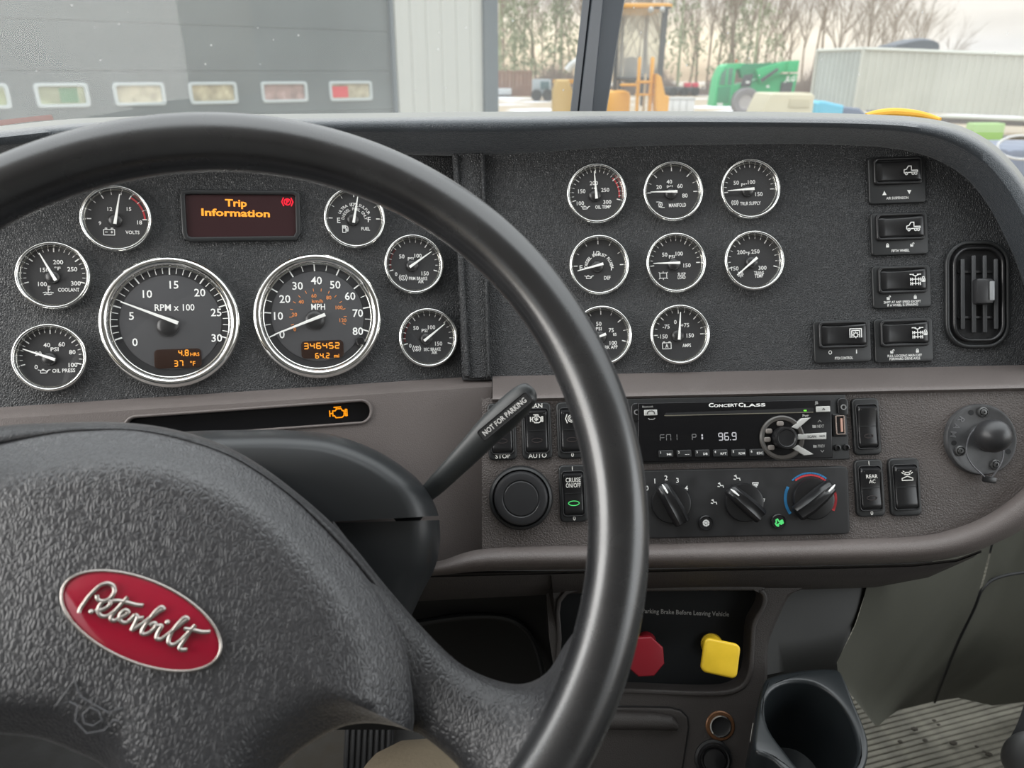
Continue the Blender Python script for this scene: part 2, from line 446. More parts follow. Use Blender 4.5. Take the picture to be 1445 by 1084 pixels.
RUB = mat('black_rubber', (.014, .014, .015), .55)
GLS = glassmat('gauge_glass', refl=.055)
# ------------------------------------------------------------------ dash frames
PC = cfr(948, 372, .757)                        # centre gauge panel
PL = cfr(583, 374, .762, roll=2.0, yaw=15.6)    # driver's instrument panel, turned in
LF = cfr(450, 650, .695, roll=2.0, yaw=14.0, pitch=3)   # taupe fascia under the instruments
CP = cfr(950, 655, .690, roll=2.0, pitch=3.0)   # recessed switch panel
CN = cfr(980, 920, .715, roll=2.0, pitch=5.0)   # lower console
def dep(fr, u, v): return (fr.hit(u, v)-EYE).dot(FW)
def pcz(u, v): return dep(PL, u, v) if u < 655 else .757

dash = thing('dashboard', 'black and taupe truck dashboard running the whole width under the windscreen', 'dashboard', Matrix.Translation(U(722, 800, .9)))
ID = Matrix()
# gauge panels
bm = B(); holed(bm, [tuple(PL.q(*p)[:2]) for p in ((-260, 262), (-100, 236), (150, 222), (400, 214), (645, 214), (664, 536), (300, 560), (0, 581), (-260, 600))], [], 0, .01)
mk('instrument_panel', bm, BLK, dash, PL)
bm = B(); holed(bm, [tuple(PC.q(*p)[:2]) for p in ((640, 212), (840, 203), (1080, 198), (1270, 205), (1330, 222), (1372, 248), (1400, 285), (1425, 330), (1450, 390), (1465, 450), (1470, 524), (690, 536), (652, 536))], [], 0, .01)
mk('gauge_panel', bm, BLK, dash, PC)
# divider between the two panels: flat strip and two raised ridges
bm = B(); plate(bm, [tuple(PC.q(*p)[:2]) for p in ((644, 219), (684, 218), (693, 533), (662, 534))], 0, .006, .001)
mk('divider_strip', bm, BLK, dash, PC)
for a, b, w in (((643, 221), (660, 532), 8.5), ((681, 220), (690.5, 532), 5)):
    bm = B(); pa = PC.q(*a); pb = PC.q(*b); k = PC.px
    plate(bm, [(pa.x-w/2*k, pa.y), (pa.x+w/2*k, pa.y), (pb.x+w/2*k, pb.y), (pb.x-w/2*k, pb.y)], 0, .010, .0022)
    mk('ridge', bm, BLK, dash, PC)
# hooded brow over the panels
Oc = [(-190, 197), (-60, 183), (0, 178), (75, 170), (150, 165.5), (300, 162), (480, 160), (600, 158.5), (720, 157.5), (900, 157), (1100, 158), (1230, 161.5), (1300, 166), (1350, 176), (1390, 195), (1420, 220), (1450, 258), (1485, 330), (1508, 420), (1518, 530)]
Ic = [(-190, 262), (-60, 245), (0, 238), (75, 232), (150, 227), (300, 221), (480, 217), (600, 217), (720, 218), (880, 208), (1080, 204), (1200, 206), (1270, 212), (1320, 226), (1360, 250), (1390, 285), (1415, 330), (1440, 390), (1455, 450), (1460, 530)]
Oc = spline(Oc, 6); Ic = spline(Ic, 6)
def browrow(t, fd, far=0, dv=0, px=0):
    out = []
    for o, i in zip(Oc, Ic):
        dp = pcz(*i) if i[0] < 560 or i[0] > 720 else (pcz(560, 300)*(720-i[0])+.757*(i[0]-560))/160
        L = math.hypot(i[0]-o[0], i[1]-o[1]); s_ = t+(1-t)*px/L if px else t
        u = o[0]+(i[0]-o[0])*s_; v = o[1]+(i[1]-o[1])*s_+dv
        out.append(U(u, v, dp+fd))
    return out
bm = B(); loft(bm, [browrow(0, .40, dv=18), browrow(0, .22, dv=8), browrow(0, .13, dv=1.5), browrow(.0, .095), browrow(0, .045, px=3), browrow(0, .004, px=5.5), browrow(0, -.016, px=6.8)]); mk('dash_top', bm, TOPSHEEN, dash, ID, sharp=70)
rows = [browrow(0, -.016, px=6.8), browrow(0, -.030, px=8.5), browrow(0, -.038, px=11), browrow(0, -.042, px=16), browrow(.42, -.040), browrow(.48, -.036), browrow(.62, -.026), browrow(.80, -.013), browrow(.93, -.004), browrow(1.0, .001), browrow(1.04, .006)]
bm = B(); loft(bm, rows); mk('brow', bm, BROW, dash, ID, sharp=70)
# left taupe fascia
def v0l(u): return 577-.0652*u
def slotpt(x, y): return (x, y-.072*(x-350))
bm = B(); us = [-260+k*(694+260)/30 for k in range(31)]
def ledge(us, v0, spec):
    rows = []
    for dv, dd in spec: rows.append([U(u, v0(u)+dv, dep(PL, u, v0(u)) + dd if u < 700 else .757+dd) for u in us])
    return rows
fu = lambda u, v: dep(LF, u, v)
rows = []
for dv, t in ((-2, 0), (1, .08), (4, .30), (8, .62), (11, .85), (14, 1.0)):
    rows.append([U(u, v0l(u)+dv, (1-t)*dep(PL, u, v0l(u))+t*fu(u, v0l(u)+14)-.0015*math.sin(t*PI)) for u in us])
loft(bm, rows); mk('fascia_ledge', bm, TAUPE, dash, ID, sharp=80)
out = [(694, v0l(694)+14), (694, 560), (687, 567), (684, 580), (685, 650), (690, 768), (688, 778), (682, 784), (612, 796), (300, 830), (-260, 850)]
out = [(u, v0l(u)+14) for u in (-260, -100, 60, 220, 380, 540)]+out
slot = [slotpt(x, y) for x, y in rr(350, 592.5, 345, 29, 14, 8)]
bm = B(); holed(bm, [tuple(LF.q(*p)[:2]) for p in out], [[tuple(LF.q(*p)[:2]) for p in slot]], 0, .03, .008)
mk('driver_fascia', bm, TAUPE, dash, LF, sharp=30)
lip = [tuple(LF.q(*p)[:2]) for p in slot]
bm = B(); prism_ring(bm, off2(lip, -.0022), off2(lip, .0004), -.004, .0022, .0012)
mk('slot_rim', bm, TAUPE, dash, LF)
bm = B(); plate(bm, off2(lip, -.004), -.02, -.007); mk('warning_lamp_strip', bm, GLOSS, dash, LF)
# right-hand bevel of the driver fascia
bm = B(); e = [(694, 548), (694, 560), (687, 567), (684, 580), (685, 650), (690, 768), (688, 778), (682, 784)]
loft(bm, [[LF.hit(*p, 0) for p in e], [LF.hit(p[0]+5, p[1]+1, -.004) for p in e], [LF.hit(p[0]+7, p[1]+1, -.012) for p in e], [LF.hit(p[0]+7, p[1]+1, -.03) for p in e]])
mk('fascia_bevel', bm, TAUPE, dash, ID, sharp=80)
# centre ledge
def v0c(u): return 532-.0212*(u-690)
us = [695+k*(1520-695)/24 for k in range(25)]
bm = B(); rows = []
for dv, d in ((-3, .760), (0, .756), (3, .750), (12, .727), (21, .706), (25, .6975), (28, .6925), (31, .6895), (34, .688), (37, .6900), (39, .695), (40, .705)):
    rows.append([U(u, v0c(u)+dv*.93, d) for u in us])
loft(bm, rows); mk('centre_ledge', bm, TAUPE, dash, ID, sharp=80)
# recessed switch panel
cpo = [(680, 562), (900, 558), (1300, 550), (1505, 545), (1512, 560), (1500, 610), (1475, 655), (1442, 692), (1400, 724), (1350, 746), (1290, 758), (1000, 766), (680, 775)]
cpo = [(680, 562), (1300, 550), (1512, 545)]+spline(cpo[3:11], 5)+[(1000, 766), (680, 775)]
bm = B(); holed(bm, [tuple(CP.q(*p)[:2]) for p in cpo], [], 0, .004); mk('switch_panel', bm, TAUPG, dash, CP)
# bottom roll with the rounded right end
A_ = spline([(560, 801), (620, 792), (690, 774), (850, 770), (1000, 766), (1150, 762), (1290, 757), (1350, 745), (1400, 723), (1442, 691), (1475, 654), (1500, 608), (1510, 545)], 5)
B_ = spline([(560, 816), (620, 812), (690, 806), (850, 803), (1000, 801), (1150, 798), (1290, 794), (1350, 786), (1400, 769), (1450, 742), (1500, 695), (1535, 630), (1545, 545)], 5)
def rollrow(t, d, dn=0): return [U(a[0]+(b[0]-a[0])*t, a[1]+(b[1]-a[1])*t+dn, d) for a, b in zip(A_, B_)]
bm = B(); rows = [rollrow(-.02, .70), rollrow(.0, .684), rollrow(.05, .679), rollrow(.18, .673), rollrow(.38, .668), rollrow(.60, .667), rollrow(.78, .670), rollrow(.90, .676), rollrow(.97, .684), rollrow(1.0, .693), rollrow(1.0, .73)]
loft(bm, rows); mk('bottom_roll', bm, TAUPE, dash, ID, sharp=80)
# under-dash beam
bm = B()
bt = [(560, 812), (800, 806), (1000, 802), (1180, 799), (1290, 796), (1350, 789), (1385, 776)]
bb = [(560, 850), (800, 838), (1000, 832), (1140, 832), (1235, 829), (1310, 815), (1375, 786)]
rows = [[U(*p, .70) for p in bt], [U(p[0], p[1]+3, .706) for p in bt], [U(p[0], p[1]+4, .703) for p in bt],
        [U((a[0]+b[0])/2, (a[1]+b[1])/2, .706) for a, b in zip(bt, bb)], [U(*p, .722) for p in bb], [U(*p, .86) for p in bb]]
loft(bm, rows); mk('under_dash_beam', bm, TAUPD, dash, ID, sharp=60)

# lower console
cons = thing('centre_console', 'dark taupe lower console below the radio with a recessed brake valve bay', 'console', Matrix.Translation(U(980, 1180, .75)))
co = [(770, 826), (1150, 820), (1135, 829), (1112, 838), (1098, 862), (1086, 890), (1080, 910), (1078, 960), (1068, 1035), (1056, 1100), (1045, 1250), (800, 1250), (790, 1000), (775, 900)]
hole = spline([(800, 838), (900, 834), (1050, 832.5), (1068, 834), (1076, 842), (1074, 856), (1061, 881), (1058, 920), (1055, 950), (1040, 970), (1000, 976), (890, 972), (800, 968), (792, 900)], 4, closed=True)
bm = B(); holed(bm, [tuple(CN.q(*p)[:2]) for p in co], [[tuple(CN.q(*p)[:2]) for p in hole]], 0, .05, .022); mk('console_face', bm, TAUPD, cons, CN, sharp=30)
h2 = [tuple(CN.q(*p)[:2]) for p in hole]
bm = B(); prism_ring(bm, off2(h2, -.004), off2(h2, .0005), -.002, .0022, .0015); mk('bay_rim', bm, TAUPD, cons, CN)
bm = B(); plate(bm, off2(h2, -.004), -.03, -.021); mk('bay_back', bm, mat('bay_black', (.004, .005, .006), .6, spec=.25), cons, CN)
bm = B(); a = CN.q(1029, 867, -.0205); b = CN.q(893, 861.5, -.0205)
text(bm, 'Set Parking Brake Before Leaving Vehicle', (a.x+b.x)/2, (a.y+b.y)/2, 6.2*CN.px, -.0205, w=(a.x-b.x), rot=math.atan2(a.y-b.y, a.x-b.x))
mk('brake_notice', bm, INKD, cons, CN)
# right flank of the console
bm = B(); e = spline([(1135, 829), (1112, 838), (1098, 862), (1086, 890), (1080, 910), (1078, 960), (1068, 1035), (1056, 1100), (1045, 1250)], 4)
loft(bm, [[CN.hit(*p, 0) for p in e], [CN.hit(p[0]+3, p[1]+1, -.003) for p in e], [CN.hit(p[0]+4, p[1]+1, -.010) for p in e], [CN.hit(p[0]+4, p[1]+1, -.10) for p in e]])
mk('console_flank', bm, TAUPD, cons, ID, sharp=70)
# storage door
bm = B(); dr = [(760, 997), (900, 998), (945, 999), (960, 1003), (969, 1012), (971, 1026), (966, 1060), (955, 1130), (760, 1130)]
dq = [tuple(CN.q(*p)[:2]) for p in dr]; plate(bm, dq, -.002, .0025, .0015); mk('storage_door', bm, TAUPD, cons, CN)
sd = cons.children[-1]
bm = B(); lq = [CN.q(u, v, .004) for u, v in ((800, 1016), (870, 1016), (920, 1017), (945, 1020), (956, 1027))]; tube(bm, lq, [.008, .0085, .008, .007, .003], 12)
mk('pull_lip', bm, TAUPD, cons, CN)
bm = B(); prism_ring(bm, off2(dq, -.0012), off2(dq, -.0002), -.001, .0006); mk('door_gap', bm, MATTE, cons, CN)
# sockets
S1 = CN.sub(1016, 1024); s = thing('power_socket', 'round power socket with a brass outer ring below the yellow brake knob', 'socket', S1)
bm = B(); lathe(bm, [(20.5*S1.px, 0), (20.5*S1.px, .001), (19*S1.px, .0018), (15.5*S1.px, .0018), (15*S1.px, 0)]); mk('outer_ring', bm, mat('old_brass', (.16, .075, .035), .4, .5, var=(200, .3)), s)
bm = B(); lathe(bm, [(15.5*S1.px, .0005), (15.2*S1.px, .003), (13.5*S1.px, .0034), (12.5*S1.px, .002), (12.3*S1.px, -.02)]); mk('inner_ring', bm, CHR, s)
bm = B(); plate(bm, circ(0, 0, 13*S1.px), -.02, .0002); mk('socket_well', bm, MATTE, s)
S2 = CN.sub(1006, 1070); s = thing('socket_cap', 'black round socket cap below the brass ringed socket', 'socket', S2)
bm = B(); lathe(bm, [(23*S2.px, 0), (23*S2.px, .004), (21*S2.px, .006), (19*S2.px, .0055), (18*S2.px, .003), (16*S2.px, .003), (15*S2.px, .006), (0, .007)]); mk('cap', bm, BTN, s)
bm = B(); lathe(bm, [(26*S2.px, 0), (26*S2.px, .002), (23*S2.px, .003), (22.5*S2.px, 0)]); mk('collar', bm, BTNF, s)
# brake valve knobs
K = cfr(1017, 929, .655, roll=-9, pitch=12, yaw=-10)
s = thing('trailer_air_valve', 'yellow square push pull brake valve in the console bay', 'brake valve', K)
bm = B(); plate(bm, rr(0, 0, 50*K.px, 47*K.px, 8*K.px), -.006, .001, .002, back=True)
mk('knob_face', bm, YEL, s)
bm = B(); tube(bm, [K.hit(1016, 929, -.004), K.hit(1012, 922, -.018), K.hit(1005, 911, -.043)], [.0095, .0075, .0095], 20); mk('stem', bm, YEL, s, ID)
bm = B(); tube(bm, [CN.hit(1004, 909, -.021), CN.hit(1004, 909, -.013)], [.0105, .0095], 20); mk('collar', bm, YEL, s, ID)
K = cfr(910, 927, .670, roll=3, pitch=8)
s = thing('parking_brake_valve', 'dark red octagonal push pull brake valve half behind the wheel rim', 'brake valve', K)
oc = [(29*K.px*math.cos(PI/8+k*PI/4), 29*K.px*math.sin(PI/8+k*PI/4)) for k in range(8)]
bm = B(); plate(bm, oc, -.006, .001, .002, back=True); mk('knob_face', bm, RED, s, sharp=20)
bm = B(); tube(bm, [K.hit(910, 927, -.004), K.hit(909, 915, -.02), K.hit(912, 905, -.05)], [.0095, .0075, .009], 20); mk('stem', bm, RED, s, ID)

# ------------------------------------------------------------------ gauges
ICON = {
 'battery': [[(-1, -.6), (1, -.6), (1, .5), (-1, .5), (-1, -.6)], [(-.7, .5), (-.7, .8), (-.4, .8), (-.4, .5)], [(.4, .5), (.4, .8), (.7, .8), (.7, .5)], [(-.7, 0), (-.3, 0)], [(.3, 0), (.7, 0)], [(.5, .2), (.5, -.2)]],
 'thermo': [[(0, -.4), (0, 1)], [(0, .9), (.4, .9)], [(0, .55), (.35, .55)], [(0, .2), (.35, .2)], [(-1, -.5), (-.5, -.35), (0, -.55), (.5, -.35), (1, -.5)], [(-.8, -.9), (-.3, -.75), (.2, -.9), (.7, -.75)]],
 'oilcan': [[(-1.2, .35), (-.7, .2), (-.7, -.4), (.5, -.4), (1, .3), (1.3, .3)], [(-.7, .2), (.2, .2), (.5, -.05), (1, .3)], [(-.2, .2), (-.2, .45), (-.4, .45), (0, .45)]],
 'pump': [[(-.7, -1), (-.7, .9), (.2, .9), (.2, -1), (-.7, -1)], [(-.5, .2), (0, .2), (0, .65), (-.5, .65), (-.5, .2)], [(.2, 0), (.5, 0), (.5, -.6), (.8, -.6), (.8, .4), (.5, .8)]],
 'brake1': [[(.6*math.cos(a), .6*math.sin(a)) for a in [k*PI/8 for k in range(17)]], [(-.75, .75), (-1.05, 0), (-.75, -.75)], [(.75, .75), (1.05, 0), (.75, -.75)], [(-.1, .2), (0, .3), (0, -.35)]],
 'brake2': [[(.6*math.cos(a), .6*math.sin(a)) for a in [k*PI/8 for k in range(17)]], [(-.75, .75), (-1.05, 0), (-.75, -.75)], [(.75, .75), (1.05, 0), (.75, -.75)], [(-.2, .2), (0, .33), (.2, .15), (-.2, -.3), (.22, -.3)]],
 'park': [[(.62*math.cos(a), .62*math.sin(a)) for a in [k*PI/8 for k in range(17)]], [(-.75, .8), (-1.1, 0), (-.75, -.8)], [(.75, .8), (1.1, 0), (.75, -.8)], [(-.15, -.35), (-.15, .35), (.12, .33), (.22, .18), (.12, 0), (-.15, 0)]],
 'turbo': [[(.55*math.cos(a), .55*math.sin(a)) for a in [k*PI/8 for k in range(17)]], [(-1.1, .8), (-.3, .8), (.5, .55)], [(1.1, -.8), (.3, -.8), (-.5, -.55)], [(-.25, 0), (.25, 0)], [(0, -.25), (0, .25)]],
 'engine': [[(-.7, -.2), (-.7, .35), (-.35, .35), (-.15, .6), (.45, .6), (.6, .3), (.8, .3), (.8, .1), (1, .1), (1, .45), (1.2, .45), (1.2, -.45), (1, -.45), (1, -.1), (.8, -.1), (.8, -.4), (.5, -.65), (-.3, -.65), (-.5, -.35), (-.7, -.35), (-.7, -.2)], [(-1.1, .4), (-1.1, -.4)], [(-1.1, 0), (-.7, 0)], [(-.2, .6), (-.2, .85)], [(-.5, .85), (.4, .85)]],
 'fan': [[(0, 0), (.2, .35), (-.1, .4), (0, 0), (.35, -.2), (.4, .1), (0, 0), (-.2, -.35), (.1, -.4), (0, 0), (-.35, .2), (-.4, -.1), (0, 0)]],
 'bag': [[(-.8, -.6), (-.8, .6), (.8, .6), (.8, -.6), (-.8, -.6)], [(-.8, .6), (-1, .75)], [(.8, .6), (1, .75)], [(-.8, -.6), (-1, -.75)], [(.8, -.6), (1, -.75)], [(0, .6), (0, .95)], [(0, -.6), (0, -.95)]],
 'gear': [[(.6*math.cos(a), .6*math.sin(a)) for a in [k*PI/6 for k in range(13)]], [(.3*math.cos(a), .3*math.sin(a)) for a in [k*PI/4 for k in range(9)]]]+[[(.6*math.cos(a), .6*math.sin(a)), (.9*math.cos(a), .9*math.sin(a))] for a in [k*PI/4 for k in range(8)]],
 'amp': [[(-1, -.8), (1, -.8), (1, .6), (-1, .6), (-1, -.8)], [(-.8, .6), (-.8, .85), (-.5, .85), (-.5, .6)], [(.5, .6), (.5, .85), (.8, .85), (.8, .6)], [(-.25, -.5), (0, .3), (.25, -.5)], [(-.15, -.2), (.15, -.2)]],
 'lockshut': [[(-.45, -.7), (.45, -.7), (.45, .1), (-.45, .1), (-.45, -.7)], [(-.3, .1), (-.3, .5), (0, .7), (.3, .5), (.3, .1)], [(0, -.1), (0, -.45)], [(-.25, -.5), (.25, -.5)], [(-.25, -.25), (.25, -.25)]],
 'lockopen': [[(-.75, -.7), (.15, -.7), (.15, .1), (-.75, .1), (-.75, -.7)], [(.0, .1), (.1, .5), (.4, .7), (.65, .5), (.6, .2)], [(-.5, -.3), (-.1, -.3)], [(-.5, -.5), (-.1, -.5)]],
 'axle': [[(-.9, .8), (-.3, .8)], [(.3, .8), (.9, .8)], [(-.6, .8), (0, .5), (.6, .8)], [(0, .6), (0, -.9)], [(-.7, 0), (.7, 0)], [(-.8, .2), (-.8, -.25)], [(-.5, .2), (-.5, -.25)], [(.8, .2), (.8, -.25)], [(.5, .2), (.5, -.25)], [(-.7, -.7), (.7, -.7)], [(-.8, -.5), (-.8, -.95)], [(-.5, -.5), (-.5, -.95)], [(.8, -.5), (.8, -.95)], [(.5, -.5), (.5, -.95)]],
 'truck': [[(-1.1, -.5), (-1.1, 0), (-.7, .1), (-.4, .6), (.1, .6), (.1, -.1), (1.1, -.1), (1.1, -.35), (-1.1, -.5)]]+[[(x+.2*math.cos(a), -.6+.2*math.sin(a)) for a in [k*PI/4 for k in range(9)]] for x in (-.75, .35, .8)],
 'pto': [[(-.95, -.5), (-.95, .9), (.95, .9), (.95, -.5)], [(-.65, -.5), (-.65, .6), (.65, .6), (.65, -.5)]]+[[(.33*math.cos(a), -.1+.33*math.sin(a)) for a in [k*PI/6 for k in range(13)]]]+[[(.33*math.cos(a), -.1+.33*math.sin(a)), (.5*math.cos(a), -.1+.5*math.sin(a))] for a in [k*PI/4 for k in range(8)]],
 'snow': [[(.75*math.cos(a), .75*math.sin(a)), (-.75*math.cos(a), -.75*math.sin(a))] for a in (PI/6, PI/2, 5*PI/6)]+[[(.7*math.cos(a-.4), .7*math.sin(a-.4)), (.4*math.cos(a), .4*math.sin(a)), (.7*math.cos(a+.4), .7*math.sin(a+.4))] for a in [PI/6+k*PI/3 for k in range(6)]],
 'seatair': [[(-.3, .7), (-.05, -.2), (.7, -.2), (.8, -.8)], [(-.7, .5), (-.2, .3)], [(-.9, -.4), (-.35, -.5)]],
 'lamp': [[(-.5, .2), (-.35, .6), (.35, .6), (.5, .2), (-.5, .2)], [(-1, -.5), (0, -.1), (1, -.5), (1, -.85), (-1, -.85), (-1, -.5)], [(-1, .6), (-.7, .4)], [(1, .6), (.7, .4)], [(-.9, 1), (-.55, .75)], [(.9, 1), (.55, .75)]],
 'demist': [[(-.8, .5), (-.5, -.3), (.5, -.3), (.8, .5), (-.8, .5)], [(-.3, -.7), (-.3, .2)], [(0, -.7), (0, .2)], [(.3, -.7), (.3, .2)]],
 'abs': [[(.65*math.cos(a), .65*math.sin(a)) for a in [k*PI/8 for k in range(17)]], [(.35*math.cos(a), .35*math.sin(a)) for a in [k*PI/6 for k in range(13)]], [(-.8, .8), (-1.1, 0), (-.8, -.8)], [(.8, .8), (1.1, 0), (.8, -.8)]],
 'phone': [[(-1, -.4), (-.9, .2), (-.4, .5), (.4, .5), (.9, .2), (1, -.4)]],
 'up': [[(-.8, -.4), (0, .5), (.8, -.4)]], 'down': [[(-.8, .4), (0, -.5), (.8, .4)]],
 'oval': [[(1*math.cos(a), .42*math.sin(a)) for a in [k*PI/12 for k in range(25)]]],
 'horn': [[(-.9, .9), (-.55, .35), (.5, -.1), (.9, .15)], [(-.9, .9), (-1.15, -.1), (-.8, .1), (-.5, .0), (-.4, -.55), (.1, -.95), (.6, -.75), (.75, -.35), (.95, -.35)], [(-.25, -.3), (-.1, .0), (.2, -.1), (.4, -.4), (.2, -.65), (-.1, -.6), (-.25, -.3)]],
}
def icon(bm, k, x, y, s, w, z, rot=0.0, sy=1.0):
    c, n = math.cos(rot), math.sin(rot)
    for ln in ICON[k]:
        stroke(bm, [(x+(p[0]*c-p[1]*sy*n)*s, y+(p[0]*n+p[1]*sy*c)*s) for p in ln], w, z)

def gauge(name, label, plane, u, v, R, nums, words, ticks, ang, ic=None, red=None, group=None, arcs=(), big=False):
    """nums: (text,u,v,capheight px); ticks: (first, last angle, steps, major every); ang: needle angle clockwise from up"""
    G = plane.sub(u, v, 0); px = G.px
    t = thing(name, label, 'gauge', G, group)
    k = R
    zb = .0085 if not big else .0095
    tr_ = .072 if not big else .080
    prof = [(k*1.0, 0)]+[(k*(1-tr_+tr_*math.cos(math.radians(q_))), zb*(.35+.65*math.sin(math.radians(q_)))) for q_ in range(0, 166, 15)]
    prof += [(k*(1-2*tr_-.002), zb*.42), (k*(.985-2*tr_), zb*.50), (k*(.975-2*tr_), zb*.42), (k*(.970-2*tr_), .001)]
    bm = B(); lathe(bm, prof, 72)
    mk('bezel', bm, CHR, t, sharp=50)
    zd = .0012
    bm = B(); plate(bm, circ(0, 0, k*.85, 64), 0, zd, mi=0); 
    if big: plate(bm, circ(0, 0, k*.715, 64), zd, zd+.0006, .0004, mi=1)
    mk('dial', bm, [DIAL, DIALG] if big else [mat('dial_small', (.026, .026, .028), .55), DIALS], t)
    z = zd+.0010
    if ticks:
        bm = B(); a0, a1, n, mj = ticks
        for i in range(n+1):
            a = math.radians(a0+(a1-a0)*i/n); M_ = i % mj == 0
            r1 = k*(.80 if not big else .81); r0 = k*((.70 if M_ else .735) if not big else (.725 if M_ else .74))
            w = k*(.032 if M_ else .018) if not big else k*(.020 if M_ else .011)
            stroke(bm, [(r0*math.sin(a), r0*math.cos(a)), (r1*math.sin(a), r1*math.cos(a))], w, z-.0001 if not big else zd+.0005)
        mk('tick_marks', bm, mat('large_dial_print', (.95, .95, .93), .5) if big else INK, t, smooth=False)
    if red:
        bm = B(); pts = [(k*.755*math.sin(math.radians(red[0]+(red[1]-red[0])*i/16)), k*.755*math.cos(math.radians(red[0]+(red[1]-red[0])*i/16))) for i in range(17)]
        stroke(bm, pts, k*.05, z-.0003); mk('red_zone', bm, INKR if len(red) < 3 else mat('dull_red_print', (.12, .015, .015), .5), t, smooth=False)
    bm = B()
    for s_, uu, vv, h in nums:
        p = G.q(uu, vv, z); text(bm, s_, p.x, p.y, h*px*(.95 if big else .9), z)
    mk('numerals', bm, mat('large_dial_print', (.95, .95, .93), .5) if big else INK, t, smooth=False)
    bm = B()
    for s_, uu, vv, h, w in words:
        p = G.q(uu, vv, z); text(bm, s_, p.x, p.y, h*px, z, w=w*px)
    if ic:
        p = G.q(ic[1], ic[2], z); icon(bm, ic[0], p.x, p.y, ic[3]*px, .95*px, z)
    for s_, r, a0, a1, h in arcs: arctext(bm, s_, 0, -.06*k, r*k, a0, a1, h*px, z)
    mk('legend', bm, mat('large_dial_print', (.95, .95, .93), .5) if big else INK, t, smooth=False)
    # hub and needle
    hr = k*(.155 if big else .20)
    off = (-.05*k, -.03*k-(.03*k if big else 0))
    bm = B(); lathe(bm, [(hr, zd), (hr, .003), (hr*.9, .0042), (hr*.6, .0052), (hr*.2, .0057), (0.00001, .0058)], 32, off[0], off[1]); mk('needle_hub', bm, mat('hub_black', (.022, .022, .023), .32), t)
    a = math.radians(ang); nl = k*(.74 if big else .73); tl = k*(.05 if big else .16)
    dx, dy = math.sin(a), math.cos(a); nx, ny = dy, -dx; w0, w1 = (k*.028, k*.009) if big else (k*.045, k*.012)
    ox, oy = off[0]*.3, off[1]*.3
    if big: ox, oy = .06*k, 0
    bm = B(); zz = .0062
    P = [(ox-dx*tl-nx*w0, oy-dy*tl-ny*w0), (ox-dx*tl+nx*w0, oy-dy*tl+ny*w0), (dx*nl+nx*w1, dy*nl+ny*w1), (dx*nl-nx*w1, dy*nl-ny*w1)]
    plate(bm, P, zz-.0008, zz, .0003, back=True); mk('needle', bm, NEED, t, smooth=False)
    bm = B(); ngon(bm, [(p[0], p[1], zb*.58+.0012) for p in circ(0, 0, k*.835, 40)]); mk('glass', bm, GLS, t, smooth=False)
    return t, G, z
SM = .0300; BG = .0600
GI = 'chrome ringed small gauges'
T10 = (-105, 105, 20, 5); T15 = (-105, 105, 15, 5)
gauge('volt_gauge', 'small chrome gauge marked VOLTS, needle nearly upright, red arc at right, above the tachometer', PL, 166, 310, .0302,
      [('9', 141, 315, 5.5), ('12', 155, 295, 5.8), ('15', 182, 295, 5.8), ('18', 197, 314, 6)], [('VOLTS', 187, 328, 4.6, 18)], (-90, 90, 9, 3), 9, ('battery', 154, 327.5, 7), (32, 88), GI)
gauge('coolant_gauge', 'small chrome gauge marked COOLANT, needle pointing up left, at the far left', PL, 78, 390, .0302,
      [('100', 60, 401, 6.5), ('150', 63, 381, 6.5), ('200', 82, 370, 6.5), ('250', 102, 380, 6.5), ('300', 107, 400, 6.5)], [('COOLANT', 97, 409, 5, 27), ('°F', 81, 379, 4.5, 8)], T10, -28, ('thermo', 68, 410, 6.5), None, GI)
gauge('oil_pressure_gauge', 'small chrome gauge marked OIL PRESS at the lower left corner of the panel', PL, 73, 505, .0302,
      [('0', 51, 518, 6.5), ('20', 54, 499, 6.5), ('40', 66, 487, 6.5), ('60', 87, 486, 6.5), ('80', 102, 497, 6.5), ('100', 103, 515, 6.5)], [('PSI', 77, 493, 5.2, 10), ('OIL PRESS', 90, 523, 5, 29)], T10, -69, ('oilcan', 62, 524, 6), None, GI)
gauge('fuel_gauge', 'small chrome gauge marked FUEL with curved low sulfur wording, half under the wheel rim', PL, 500, 309, SM,
      [('E', 478, 311, 8), ('F', 521, 310, 8)], [('FUEL', 516, 323, 4.6, 12), ('1/2', 500, 289, 5, 10)], (-90, 90, 6, 3), 10, ('pump', 487, 323, 5), None, GI,
      arcs=(('ULTRA LOW SULFUR', .52, -62, 62, 3.8), ('DIESEL FUEL ONLY', .37, -80, 80, 3.8)))
gauge('primary_air_gauge', 'small chrome gauge marked PRM BRAKE AIR, numbered one, beside the divider', PL, 583, 374, SM,
      [('0', 559, 387, 5.5), ('50', 567, 362, 6), ('100', 590, 361, 6), ('150', 600, 386, 6)], [('PSI', 579.5, 365.5, 4.5, 8), ('PRM BRAKE', 590, 393, 4.4, 26), ('AIR', 594, 397.5, 4.4, 8)], T15, 55, ('brake1', 569, 392, 5.5), (-98, -50, 1), GI)
gauge('secondary_air_gauge', 'small chrome gauge marked SEC BRAKE AIR, numbered two, low beside the divider', PL, 603, 477, SM,
      [('0', 579, 488, 5.5), ('50', 587, 463, 6), ('100', 609, 462, 6), ('150', 619, 485, 6)], [('PSI', 599, 466.5, 4.5, 8), ('SEC BRAKE', 610, 493, 4.4, 24), ('AIR', 613, 497.5, 4.4, 8)], T15, 52, ('brake2', 588, 492, 5.5), (-98, -50, 1), GI)
